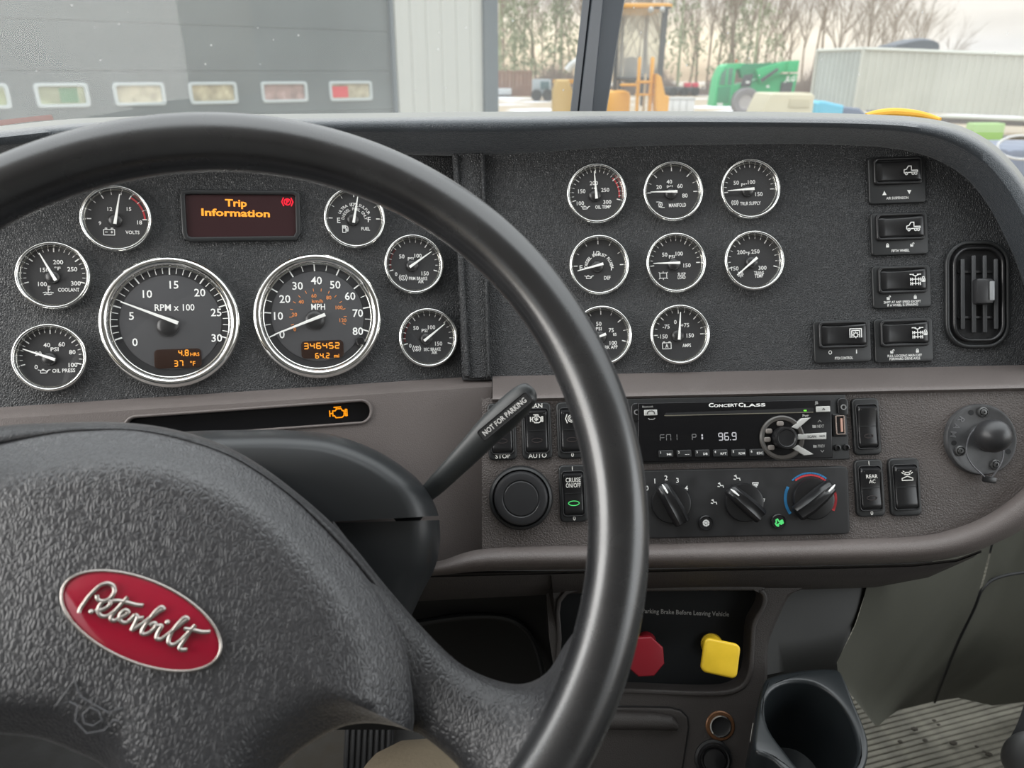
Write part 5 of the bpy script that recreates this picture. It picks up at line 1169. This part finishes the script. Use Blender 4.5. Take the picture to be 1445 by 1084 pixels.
# ------------------------------------------------------------------ outside
HZ = 542-F*math.tan(PITCH)
def G0(u, y, z=0.0):
    """world point at forward distance y and height z seen in column u (near the horizon)"""
    d = y*math.cos(PITCH)+(EYE.z-z)*math.sin(PITCH); return Vector(((u-722.5)/F*d, y, z))
def zat(v, y): r = ray(722.5, v); return EYE.z+r.z/r.y*y
bm = B(); ngon(bm, [(-120, -40, 0), (160, -40, 0), (160, 260, 0), (-120, 260, 0)])
m = mat('yard_gravel', (.40, .36, .30), .9, bump=('noise', 3, .5, .05)); t_ = m.node_tree; b = t_.nodes['Principled BSDF']
n = nd(t_, 'ShaderNodeTexNoise'); n.inputs['Scale'].default_value = .12; tcn = nd(t_, 'ShaderNodeTexCoord'); t_.links.new(tcn.outputs['Object'], n.inputs['Vector'])
rp = nd(t_, 'ShaderNodeValToRGB'); rp.color_ramp.elements[0].position = .55; rp.color_ramp.elements[0].color = (.34, .28, .20, 1); rp.color_ramp.elements[1].position = .60; rp.color_ramp.elements[1].color = (.66, .67, .70, 1)
t_.links.new(n.outputs[0], rp.inputs[0]); t_.links.new(rp.outputs[0], b.inputs['Base Color'])
o = mk('ground', bm, m, None, smooth=False); o['kind'] = 'structure'
# garage: vertical wall line from A to the corner
A2 = Vector((-6.1, 11.2)); B2 = Vector((-2.7, 13.9)); wd = (B2-A2).normalized(); wn2 = Vector((wd.y, -wd.x))
GX = Vector((wd.x, wd.y, 0)); GN = Vector((wn2.x, wn2.y, 0))
GF = Fr((A2.x, A2.y, 0), GX, (0, 0, 1))
if GF.ez.dot(GN) < 0: pass
g = thing('garage_building', 'workshop with a dark sectional overhead door and pale ribbed siding, outside on the left', 'building', Matrix.Translation((A2.x, A2.y, 0)))
xd = GF.q(551, 90).x; xe = GF.q(681, 90).x; xc = GF.q(700, 90).x
DOOR = mat('door_slate', (.105, .125, .13), .55, var=(1.5, .08)); SID = mat('pale_siding', (.50, .52, .50), .5); CRN = mat('corner_grey', (.10, .125, .145), .5)
# door sections
yy = [0, .62, 1.24, 1.86, 2.46, 3.05, 3.65, 4.25, 4.85]
zw = (GF.q(88, 134).y)
rowz0, rowz1 = zw-.31, zw+.31
zs = [rowz0-1.24, rowz0-.62, rowz0, rowz1, rowz1+.62, rowz1+1.24, rowz1+1.86, rowz1+2.48]
wins = [(-20, 14), (49, 126), (160, 233.5), (267, 335.5), (369, 434.5), (465, 525.5)]
wx = [(GF.q(a, 134).x, GF.q(b, 134).x) for a, b in wins]
wx[0] = (wx[0][1]-(wx[1][1]-wx[1][0]), wx[0][1])
hh = GF.q(88, 117).y-GF.q(88, 152).y; zc = (GF.q(88, 117).y+GF.q(88, 152).y)/2
for a, b in zip(zs, zs[1:]):
    bm = B(); holes = []
    if abs(a-rowz0) < 1e-6: holes = [rr((p+q)/2, zc, q-p-.04, hh-.03, .02, 2) for p, q in wx]
    holed(bm, [(-6, a+.003), (xd, a+.003), (xd, b-.003), (-6, b-.003)], holes, 0, .05); mk('door_panel', bm, DOOR, g, GF, smooth=False)
FRM = mat('window_frame_grey', (.42, .47, .48), .5)
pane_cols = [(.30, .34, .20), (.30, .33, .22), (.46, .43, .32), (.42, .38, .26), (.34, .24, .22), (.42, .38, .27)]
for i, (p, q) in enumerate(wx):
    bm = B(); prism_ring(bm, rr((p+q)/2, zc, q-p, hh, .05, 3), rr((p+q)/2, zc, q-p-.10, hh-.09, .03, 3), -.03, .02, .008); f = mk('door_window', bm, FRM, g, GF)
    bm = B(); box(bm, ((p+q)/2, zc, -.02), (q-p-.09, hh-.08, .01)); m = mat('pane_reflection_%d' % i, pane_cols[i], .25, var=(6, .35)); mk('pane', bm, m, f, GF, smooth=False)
i = 5; p, q = wx[5]; bm = B(); box(bm, (p+.05+(q-p-.1)*.22, zc-.01, -.012), ((q-p-.1)*.42, hh-.14, .006)); mk('red_pane_patch', bm, INKR, g, GF, smooth=False)  # flat red patch added for the red tone within this pane
i = 1; p, q = wx[1]; bm = B(); box(bm, (p+(q-p)*.62, zc, -.012), ((q-p-.1)*.4, hh-.13, .006)); mk('green_pane_patch', bm, mat('pane_patch_green', (.10, .22, .12), .5), g, GF, smooth=False)  # flat green patch added for the green tone within this pane
# dark jamb, ribbed siding, corner
bm = B(); box(bm, (xd+.03, 2.5, .03), (.06, 6, .1)); mk('door_jamb', bm, CRN, g, GF, smooth=False)
bm = B(); x = xd+.06; rows = []; xs = []
nrib = 6; W_ = (xe-xd-.06)/nrib
for k in range(nrib):
    x0 = xd+.06+k*W_; xs += [(x0, 0), (x0+W_*.12, .0), (x0+W_*.2, .035), (x0+W_*.42, .035), (x0+W_*.5, 0), (x0+W_*.98, 0)]
xs.append((xe, 0)); loft(bm, [[(a, z_, b) for a, b in xs] for z_ in (-.5, 5.5)]); mk('siding', bm, SID, g, GF, sharp=20)
bm = B(); box(bm, ((xe+xc)/2, 2.5, 0), (xc-xe, 6, .14)); mk('corner_trim', bm, CRN, g, GF, smooth=False)
bm = B(); box(bm, ((xc-6)/2, 2.7, -3.1), (xc+6, 5.6, 6)); mk('building_body', bm, SID, g, GF, smooth=False)
# ------------------------------------------------------------------ bare trees
BARK = mat('bark_grey', (.24, .20, .165), .9); BARK2 = mat('twig_brown', (.27, .21, .15), .9)
def tree_mesh(seed, H, spread=.5, lean=0.0, dens=1.0):
    R = random.Random(seed); bm = B()
    def br(p, d, L, r, lv):
        n = 4 if lv == 0 else 3; P = [p]; q = p; dd = d
        for k in range(n):
            dd = (dd+Vector((R.uniform(-1, 1), R.uniform(-1, 1), R.uniform(-.3, .8)))*(.10 if lv == 0 else .18)).normalized(); q = q+dd*(L/n); P.append(q)
        rs = [r*(1-.7*k/n) for k in range(n+1)]
        tube(bm, P, rs, 4 if lv == 0 else 3, cap=False)
        if lv >= 3: return
        nb = int((7, 5, 4)[lv]*dens)
        for k in range(nb):
            t = R.uniform(.25 if lv == 0 else .2, 1.0); i = min(n-1, int(t*n)); pp = P[i].lerp(P[i+1], t*n-i)
            a = R.uniform(0, 2*PI); side = Vector((math.cos(a), math.sin(a), 0))
            nd_ = (dd*R.uniform(.6, 1.0)+side*R.uniform(.35, .8)*spread*1.6).normalized()
            br(pp, nd_, L*R.uniform(.35, .62), r*.42, lv+1)
    br(Vector((0, 0, 0)), Vector((lean, 0, 1)).normalized(), H*.62, .0085*H, 0)
    me = bpy.data.meshes.new('bare_tree')
    for f in bm.faces: f.smooth = True
    bm.to_mesh(me); bm.free(); me.materials.append(BARK2); return me
TM = [tree_mesh(11+i, 14, .42, 0, 1.35) for i in range(7)]
RT_ = random.Random(5)
for k in range(46):
    u = 700+k*13.4+RT_.uniform(-4, 4)
    if u > 1300: continue
    y = RT_.uniform(100, 135); p = G0(u, y); s_ = 1.6*RT_.uniform(.75, 1.15)*(1.0 if u < 1150 else 1.0-.45*(u-1150)/150)
    o = bpy.data.objects.new('bare_tree', TM[RT_.randrange(7)]); COL.objects.link(o); o.location = p; o.rotation_euler = (RT_.uniform(-.07, .07), RT_.uniform(-.10, .10), RT_.uniform(0, 6.28)); o.scale = (s_*1.1, s_*1.1, s_)
    tag(o, 'bare winter tree in the row of trees beyond the yard', 'tree', 'bare trees beyond the yard')
for u, y, s_, ln, sd in ((1312, 108, .78, .55, 31), (1268, 112, .82, .2, 32), (1240, 108, .92, .1, 33)):
    o = bpy.data.objects.new('leaning_tree', tree_mesh(sd, 14, .40, ln, 1.5)); COL.objects.link(o); o.location = G0(u, y); o.scale = (s_, s_, s_)
    tag(o, {1312: 'slim bare tree leaning right, last of the row above the container', 1268: 'small bare tree second from the right end of the row', 1240: 'small upright bare tree third from the right end of the row'}[u], 'tree')
# pines behind, loose foliage of needle clumps
def pine(seed, H):
    R = random.Random(seed); bm = B()
    tube(bm, [(0, 0, 0), (0, 0, H)], [.16, .03], 6)
    for k in range(330):
        z_ = H*(.12+.88*R.random()); r_ = (1-z_/H)*H*.30*R.random()**.5+.2; a = R.uniform(0, 6.28); c = Vector((r_*math.cos(a), r_*math.sin(a), z_))
        for j in range(6):
            d = Vector((R.uniform(-1, 1), R.uniform(-1, 1), R.uniform(-.6, .6))).normalized()*R.uniform(.2, .5); n = d.cross(Vector((0, 0, 1))).normalized()*.10
            ngon(bm, [c, c+d*.5+n, c+d, c+d*.5-n])
    me = bpy.data.meshes.new('pine_tree'); bm.to_mesh(me); bm.free(); me.materials.append(mat('needle_green', (.33, .36, .22), .8)); return me
PM_ = [pine(3, 11), pine(4, 9)]
for k, u in enumerate((706, 726, 750, 790, 955, 1028, 1060)):
    o = bpy.data.objects.new('pine_tree', PM_[k % 2]); COL.objects.link(o); y = 98+(k*7) % 20; o.location = G0(u, y); o.rotation_euler = (0, 0, k); o.scale = (1.35, 1.35, 1.5+.15*(k % 3))
    tag(o, 'thin green pine among the bare trees', 'tree', 'pines among the bare trees')
# scrub hedge and fence
bm = B(); R = random.Random(9)
for k in range(3800):
    u = R.uniform(690, 1180); p = G0(u, R.uniform(94, 99)); h = R.uniform(.8, 3.6)*(.6+.4*math.sin(u*.05)); d = Vector((R.uniform(-.3, .3), 0, 1))*h
    s_ = Vector((.06, 0, 0)); ngon(bm, [p-s_, p+s_, p+d+s_*.3, p+d-s_*.3])
o = mk('scrub_hedge', bm, mat('scrub_brown', (.22, .17, .14), .9), None, smooth=False); o['kind'] = 'stuff'; tag(o, 'brown leafless scrub along the foot of the trees', 'hedge')
fn = thing('board_fence', 'reddish brown board fence at the edge of the yard beside the workshop corner', 'fence', Matrix.Translation(G0(725, 90)))
x0, x1 = G0(698, 90).x, G0(751, 90).x; nb = 10
for k in range(nb):
    bm = B(); w_ = (x1-x0)/nb; box(bm, (x0+(k+.5)*w_, 90+.02*(k % 2), 1.32), (w_*.93, .03, 2.64+.06*math.sin(k*2.3))); mk('fence_board', bm, mat('fence_brown', (.20, .115, .085), .85, var=(3, .15)), fn, ID, smooth=False)
# low sheds / parked things near the fence
def exbox(name, label, cat, u0, u1, v0, v1, y, dz, m, bev=.04, parent=None):
    """solid box whose front face is seen at those columns and rows at distance y"""
    xa, xb = G0(u0, y, 2).x, G0(u1, y, 2).x; za, zb_ = zat(v1, y), zat(v0, y)
    bm = B(); box(bm, ((xa+xb)/2, y+dz/2, (za+zb_)/2), (xb-xa, dz, zb_-za), bev=bev)
    if parent: return mk(name, bm, m, parent, ID, sharp=30)
    o = mk(name, bm, m); tag(o, label, cat); return o
exbox('stone_pile', 'pale flat pile of slabs in front of the fence', 'pile', 701, 722, 125, 134, 88, 3, mat('pile_grey', (.42, .44, .45), .8), .15)
t = thing('parked_trailer', 'grey blue parked machine trailer left of the yellow bucket', 'trailer', Matrix.Translation(G0(765, 75)))
exbox('trailer_body', '', '', 752, 778, 112, 134, 75, 3, mat('trailer_grey', (.30, .34, .36), .6), .05, t); exbox('trailer_window', '', '', 763, 775, 115, 126, 74.9, .1, mat('dark_teal', (.06, .11, .12), .4), .02, t)
for u in (757, 773):
    bm = B(); c = G0(u, 74.9, .5); tube(bm, [c-Vector((0, .15, 0)), c+Vector((0, .15, 0))], .5, 20); mk('wheel', bm, RUB, t, ID)
# ------------------------------------------------------------------ yellow wheel loader (near, behind the post)
YL = mat('loader_yellow', (.72, .36, .05), .5); DG = mat('loader_dark', (.07, .075, .08), .5)
y = 9.6; ld = thing('wheel_loader', 'yellow wheel loader with a glazed cab, just right of the windscreen post', 'wheel loader', Matrix.Translation(G0(900, y)))
def LB(name, u0, u1, v0, v1, dy, dz, m, bev=.02): return exbox(name, '', '', u0, u1, v0, v1, y+dy, dz, m, bev, ld)
xa = G0(868, y, 2.5).x
LB('cab_roof', 872, 940, 4, 11, 0, 1.3, YL, .04)
bm = B()
for u_ in (918, 934):
    p = Vector((G0(u_, y, 3).x, y-.02, zat(14, y))); bmesh.ops.create_uvsphere(bm, u_segments=10, v_segments=8, radius=.034, matrix=Matrix.Translation(p))
mk('work_lamp', bm, mat('lamp_grey', (.4, .42, .42), .3), ld, ID)
LB('lamp_bar', 915, 938, 9, 12, -.02, .06, DG, .01)
for u0, u1 in ((868, 872.5), (929, 936)):
    xa, xb = G0(u0, y, 2.5).x, G0(u1, y, 2.5).x; bm = B()
    k = .10 if u0 > 900 else -.08
    loft(bm, [[(xa, y, zat(160, y)), (xb, y, zat(160, y)), (xb, y+.08, zat(160, y)), (xa, y+.08, zat(160, y))], [(xa+k*.2, y, zat(10, y)), (xb+k*.2, y, zat(10, y)), (xb+k*.2, y+.08, zat(10, y)), (xa+k*.2, y+.08, zat(10, y))]], closed=True); mk('cab_post', bm, DG, ld, ID)
LB('cab_sill', 868, 934, 108, 114, .02, .1, DG); LB('rear_post', 904, 909, 11, 150, 1.2, .08, DG); LB('rear_post', 872, 876, 11, 150, 1.2, .08, DG)
bm = B(); xa, xb = G0(872, y, 2.5).x, G0(930, y, 2.5).x; ngon(bm, [(xa, y+.03, zat(110, y)), (xb, y+.03, zat(110, y)), (xb, y+.03, zat(11, y)), (xa, y+.03, zat(11, y))]); mk('cab_glass', bm, glassmat('cab_glass', tint=(.72, .78, .76), dust=.38, dscale=3, refl=.05), ld, ID, smooth=False)
LB('seat', 880, 897, 80, 118, .7, .15, DG, .05)
for u0, u1 in ((897.5, 901.5), (915, 920)): LB('lift_mast', u0, u1, 80, 160, -.5, .08, YL)
LB('mast_bar', 896, 922, 114, 118, -.5, .07, YL); LB('mast_bar', 896, 922, 132, 135, -.5, .07, YL)
LB('hydraulic_ram', 907, 910, 104, 160, -.48, .04, mat('ram_steel', (.5, .42, .3), .3, .5), .005)
bm = B(); z_ = [zat(v, y-.5) for v in (100, 100, 122, 124, 160, 160, 130)]; us_ = (921, 927, 934, 940, 940, 926, 922); pts = [(G0(u, y-.5, 2).x, z) for u, z in zip(us_, (zat(104, y), zat(108, y), zat(132, y), zat(134, y), zat(170, y), zat(170, y), zat(140, y)))]
plate(bm, pts, 0, .25, .01, back=True); mk('front_fender', bm, YL, ld, Fr((0, y-.4, 0), (1, 0, 0), (0, 0, 1)), smooth=False)
LB('engine_deck', 856, 890, 128, 170, -.2, .5, YL, .06); LB('coupler', 874, 898, 118, 122, -.3, .1, YL)
t = thing('loader_bucket', 'amber yellow loader bucket left of the windscreen post', 'bucket', Matrix.Translation(G0(792, 11)))
y = 11.0
exbox('bucket_back', '', '', 781, 812, 112, 118, y+.2, .3, YL, .05, t)
bm = B(); pts = [(G0(u, y, 2).x, zat(v, y)) for u, v in ((779, 128), (783, 112), (800, 112), (806, 128), (808, 360), (779, 360))]
plate(bm, pts, 0, .35, .04, back=True); mk('bucket_shell', bm, mat('bucket_amber', (.50, .34, .11), .6), t, Fr((0, y+.1, 0), (1, 0, 0), (0, 0, 1)))
bm = B(); tube(bm, [(G0(u, y, 2).x, y+.1, zat(v, y)) for u, v in ((800, 100), (806, 92), (815, 86), (830, 84))], .05, 10); mk('lift_arm', bm, mat('arm_white', (.6, .62, .62), .5), t, ID)
# ------------------------------------------------------------------ green telehandler
y = 48.0; GR = mat('machine_green', (.03, .42, .16), .45); GRD = mat('machine_green_dark', (.02, .22, .10), .5); tl = thing('telehandler', 'bright green telehandler parked in front of the trees', 'loader', Matrix.Translation(G0(1065, y)))
GFm = Fr((0, y, 0), (1, 0, 0), (0, 0, 1))
def GP(name, pts, dy, th, m, bev=.02):
    bm = B(); plate(bm, [(G0(u, y, 1.5).x, zat(v, y)) for u, v in pts], -dy-th, -dy, bev, back=True); return mk(name, bm, m, tl, GFm, sharp=30)
GP('cab_shell', ((1009, 150), (1012, 110), (1018, 94), (1024, 90), (1048, 89), (1047, 96), (1036, 98), (1034, 150)), .0, 1.6, GR)
GP('cab_window', ((1014, 120), (1016, 104), (1022, 96), (1032, 96), (1032, 120)), -.03, .04, mat('green_glass', (.10, .22, .16), .15))
GP('door_lower', ((1013, 146), (1013, 123), (1031, 122), (1030, 146)), -.03, .05, GRD)
GP('cab_frame', ((1022, 120), (1023, 96), (1025, 96), (1025, 120)), -.08, .05, GR)
GP('boom', ((1040, 98), (1046, 90), (1096, 88), (1096, 96), (1078, 108), (1060, 112), (1045, 110)), -.1, .8, GRD)
GP('boom_head', ((1062, 98), (1094, 88), (1106, 86), (1120, 85), (1119, 102), (1098, 102), (1070, 118)), -.3, .5, GR)
GP('head_box', ((1104, 86), (1119.5, 85), (1119, 101), (1104, 102)), -.45, .3, GR)
GP('boom_ram', ((1068, 112), (1090, 96), (1092, 99), (1071, 116)), -.5, .1, DG)
GP('chassis', ((1030, 150), (1034, 120), (1060, 116), (1075, 110), (1100, 104), (1124, 104), (1122, 132), (1100, 134), (1088, 150)), .1, 1.4, GR)
GP('grille', ((1102, 116), (1118, 116), (1117, 131), (1101, 131)), -.03, .1, DG)
GP('step_plate', ((1047, 106), (1060, 104), (1058, 122), (1044, 122)), -.12, .1, DG)
bm = B(); text(bm, 'JLG', G0(1111.5, y, 1.5).x, zat(111, y), .26, .14, w=.58, slant=.25, bold=.03); mk('maker_lettering', bm, INK, tl, GFm, smooth=False)
for u, v, w_ in ((1053, 116, 5), (1082, 122, 4), (1017, 147, 8)): GP('white_decal', ((u-w_/2, v+1.6), (u+w_/2, v+1.6), (u+w_/2, v-1.6), (u-w_/2, v-1.6)), -.16, .02, mat('decal_white', (.75, .78, .75), .5), 0)
for u in (1050, 1098):
    bm = B(); c = Vector((G0(u, y, .7).x, y-.25+(2.4 if u > 1060 else 0), .80)); R0 = .80
    fr2 = Fr(c, (1, 0, 0), (0, 0, 1)); lathe(bm, [(R0*.5, .1), (R0*.55, .16), (R0*.9, .2), (R0, .12), (R0, -.25), (R0*.5, -.25)], 28); lathe(bm, [(R0*.5, .1), (R0*.2, .05), (.0001, .08)], 20, mi=1)
    mk('wheel', bm, [mat('tyre_dusty', (.22, .21, .22), .8), mat('rim_grey', (.4, .38, .38), .6)], tl, fr2)
bm = B(); lathe(bm, [(.07, 0), (.07, .12), (.0001, .17)], 12); mk('beacon', bm, mat('beacon_red', (.6, .12, .03), .4), tl, Fr((G0(1039, y, 2).x, y+.4, zat(88, y)), (1, 0, 0), (0, 1, 0)))
# red vehicle far off and white crate
t = thing('red_truck', 'tiny far away red truck between the two machines', 'truck', Matrix.Translation(G0(978, 92)))
y = 60.0
for u0, u1 in ((968, 976), (979, 987)): exbox('body_panel', '', '', u0, u1, 117, 123, 92, 1, mat('far_red', (.55, .05, .09), .5), .03, t)
exbox('load_bed', '', '', 940, 988, 123, 130, 92, 2, DG, .05, t)
for u in (950, 966, 981):
    bm = B(); c = G0(u, 91.9, .45); tube(bm, [c-Vector((0, .15, 0)), c+Vector((0, .15, 0))], .45, 14); mk('wheel', bm, RUB, t, ID)
y = 48.0; t = thing('white_crate', 'white crate on the snow beside the loader', 'crate', Matrix.Translation(G0(963, y)))
exbox('crate_body', '', '', 944, 983, 140, 166, y, 1.5, mat('crate_white', (.68, .69, .70), .7), .02, t); exbox('crate_lid', '', '', 943, 984, 138, 141, y-.03, 1.06, mat('crate_lid', (.5, .51, .52), .7), .01, t)
for u in (952, 962, 972): exbox('crate_rib', '', '', u-1, u+1, 141, 158, y-.02, .03, MATS['crate_lid'], .003, t)
# ------------------------------------------------------------------ container
CT = mat('container_cream', (.50, .51, .46), .6, var=(.8, .06)); c1 = G0(1186, 31); cz0, cz1 = zat(150, 31), zat(62.5, 31)
sdir = Vector((1, -.045, -.036)).normalized(); L_ = 12.2; edir = Vector((-.34, .90, 0)).normalized(); EW = 2.44
ct = thing('shipping_container', 'long pale ribbed shipping container raised on a chassis on the right', 'container', Matrix.Translation((c1.x, 31, cz0)))
c1 = Vector((c1.x+.35, 31, cz0-.24)); topx = .0
def corr(bm, o_, dx, H0, n, amp, out):
    xs = []; pitch = 1.0/n
    for k in range(n): xs += [(k*pitch, 0), (k*pitch+pitch*.30, 0), (k*pitch+pitch*.42, amp), (k*pitch+pitch*.86, amp), (k*pitch+pitch*.98, 0)]
    loft(bm, [[o_+dx*x+out*a+Vector((0, 0, z)) for x, a in xs] for z in (.12, H0-.10)])
HH = cz1-cz0+.12
snv = sdir.cross(Vector((0, 0, 1))).normalized()
bm = B(); corr(bm, c1, sdir*L_, HH, 44, .04, snv*-1); mk('side_wall', bm, CT, ct, ID, sharp=20)
bm = B(); corr(bm, c1+edir*.0, edir*EW, HH, 10, .04, Vector((edir.y, -edir.x, 0))*1); mk('end_wall', bm, mat('container_end', (.40, .435, .415), .6, var=(1, .06)), ct, ID, sharp=20)
def beam(p, q, w, m=CT, nm='frame_rail'): bm = B(); tube(bm, [p, q], w, 4, upv=(.7, .7, .1)); mk(nm, bm, m, ct, ID, smooth=False)
up1 = Vector((0, 0, HH))
for a_, b_2 in ((c1, c1+sdir*L_), (c1+up1*.985, c1+up1*.985+sdir*L_), (c1, c1+up1), (c1+sdir*L_, c1+sdir*L_+up1), (c1, c1+edir*EW), (c1+up1*.985, c1+up1*.985+edir*EW), (c1+edir*EW, c1+edir*EW+up1)): beam(a_, b_2, .07)
bm = B(); q = [c1+up1*.97, c1+up1*.97+sdir*L_, c1+up1*.97+sdir*L_+edir*EW, c1+up1*.97+edir*EW]; ngon(bm, q); mk('roof', bm, CT, ct, ID, smooth=False)
bm = B(); q = [p-up1*.92 for p in q]; ngon(bm, q); mk('underside', bm, DG, ct, ID, smooth=False)
ch = thing('container_chassis', 'dark steel chassis with legs and wheels under the container', 'trailer', Matrix.Translation((c1.x+8, 31, 0)))
for e_ in (.4, 1.9):
    bm = B(); tube(bm, [c1+edir*e_+Vector((0, 0, -.14))+sdir*.2, c1+edir*e_+Vector((0, 0, -.14))+sdir*(L_-.1)], .11, 4, upv=(.7, .7, .1)); mk('chassis_rail', bm, mat('chassis_rust', (.14, .10, .09), .7), ch, ID, smooth=False)
for x in (8.2, 9.3, 10.4):
    q = c1+sdir*x; bm = B(); box(bm, (q.x, q.y+.3, q.z-.4), (.12 if x < 9 else .22, .12, .5)); mk('support_leg', bm, MATS['chassis_rust'], ch, ID, smooth=False)
for x in (10.9, 11.8):
    q = c1+sdir*x; fr2 = Fr((q.x, q.y-.1, .5), (1, 0, 0), (0, 0, 1)); bm = B(); lathe(bm, [(.25, .05), (.3, .1), (.46, .12), (.5, .06), (.5, -.2), (.2, -.2)], 24); lathe(bm, [(.25, .05), (.1, .02), (.0001, .06)], 16, mi=1); mk('wheel', bm, [RUB, STEEL], ch, fr2)
# dark tarp mound behind the container roof
bm = B(); y = 36.0; rows = []
pf = [(1262, 64), (1272, 60), (1284, 56), (1296, 53.5), (1310, 54), (1318, 57), (1324, 66)]
for dy, s_ in ((0, .75), (.4, 1.0), (1.5, 1.0), (1.9, .75)): rows.append([Vector((G0(u, y, 3).x, y+dy, (zat(66, y)+(zat(v, y)-zat(66, y))*s_) if 0 < kk < 28 else 0))  for kk, (u, v) in enumerate(spline([(1261, 80)]+pf+[(1325, 80)], 4)[:29])])
loft(bm, rows, cap0=True, cap1=True); o = mk('tarpaulin_mound', bm, mat('tarp_navy', (.07, .085, .11), .6)); tag(o, 'dark blue covered mound rising behind the container roof', 'tarpaulin')
# ------------------------------------------------------------------ things just beyond the dash, right
y = 14.0; bg2 = thing('beige_hood', 'beige machine hood with a row of vents, in front of the green telehandler', 'machine hood', Matrix.Translation(G0(1115, y)))
HF = Fr((0, y, 0), (1, 0, 0), (0, 0, 1)); BE = mat('hood_beige', (.56, .52, .38), .6)
bm = B(); plate(bm, [(G0(u, y, 2).x, zat(v, y)) for u, v in ((1070, 305), (1077, 160), (1087, 133), (1092, 131.5), (1146, 132.5), (1150, 135), (1151, 305))], -.9, 0, .03, back=True); mk('hood_shell', bm, BE, bg2, HF)
bm = B(); plate(bm, [(G0(u, y, 2).x, zat(v, y)) for u, v in ((1114, 152), (1115, 139), (1143, 139.5), (1144, 152))], 0, .02, .01); mk('hood_panel', bm, mat('hood_beige_dark', (.50, .46, .33), .6), bg2, HF)
for k in range(6):
    bm = B(); u_ = 1119.5+k*5; box(bm, (G0(u_, y, 2).x, zat(132.5, y), -.3), (.033, .03, .5), bev=.006); mk('vent_fin', bm, BE, bg2, HF)
y = 16.0
bm = B(); plate(bm, [(G0(u, y, 2).x, zat(v, y)) for u, v in ((1151, 262), (1154, 146), (1160, 142), (1166, 142.5), (1195, 149), (1190, 262))], -1.2, 0, .06, back=True); o = mk('blue_cover', bm, mat('sky_blue_cover', (.10, .42, .58), .55), None, HF2 := Fr((0, y, 0), (1, 0, 0), (0, 0, 1))); tag(o, 'light blue rounded cover beside the beige hood', 'cover')
bm = B(); plate(bm, [(G0(u, y, 2).x, zat(v, y)) for u, v in ((1188, 262), (1192, 151), (1220, 153), (1232, 162), (1232, 262))], -1.0, -.1, .05, back=True); o = mk('navy_cover', bm, mat('navy_cover', (.10, .13, .20), .6), None, HF2); tag(o, 'dark blue low cover between the light blue and orange covers', 'cover')
# orange ratchet strap bundle lying on the outer sill
bm = B(); pf = spline([(1222, 160, .93), (1240, 156.5, .93), (1262, 155, .93), (1290, 157, .925), (1312, 161, .92), (1327, 165, .91)], 5); rr_s = [.0022+.0028*math.sin(PI*min(1, .12+i/len(pf)))for i in range(len(pf))]
tube(bm, [U(u, v+3.5, d) for u, v, d in pf], rr_s, 10, flat=1.0); 
o = mk('orange_strap', bm, mat('strap_orange', (.80, .42, .05), .7, bump=('noise', 300, .4, .001))); tag(o, 'orange strap lying along the top of the dash at the right', 'strap')
# blurred far things at the right end under the container: green verge, hose ring
bm = B(); y = 26.0; box(bm, (G0(1383, y).x, y, .44), (1.0, .5, .88), bev=.05); o = mk('green_box', bm, mat('lime_green', (.28, .45, .15), .7)); tag(o, 'small lime green box under the container', 'box')
bm = B(); fr2 = Fr((G0(1448, 5.0, 2).x, 5.0, zat(208, 5.0)), (1, 0, 0), (0, .4, .9))
P = [(math.cos(a)*.16, math.sin(a)*.075, 0) for a in [2*PI*k/40 for k in range(41)]]; tube(bm, P, .008, 8, cap=False)
o = mk('hose_ring', bm, mat('hose_pale', (.55, .55, .55), .5), None, fr2); tag(o, 'pale hose ring hanging outside beyond the right end of the dash', 'hose')
bm = B(); y = 9.0; xa = G0(1390, y).x; box(bm, (xa+1.2, y+.6, .55), (2.6, 1.2, 2.05), bev=.1); o = mk('dark_tank', bm, mat('tank_slate', (.17, .19, .24), .6, var=(3, .3))); tag(o, 'dark slate tank standing under the right end of the container', 'tank')
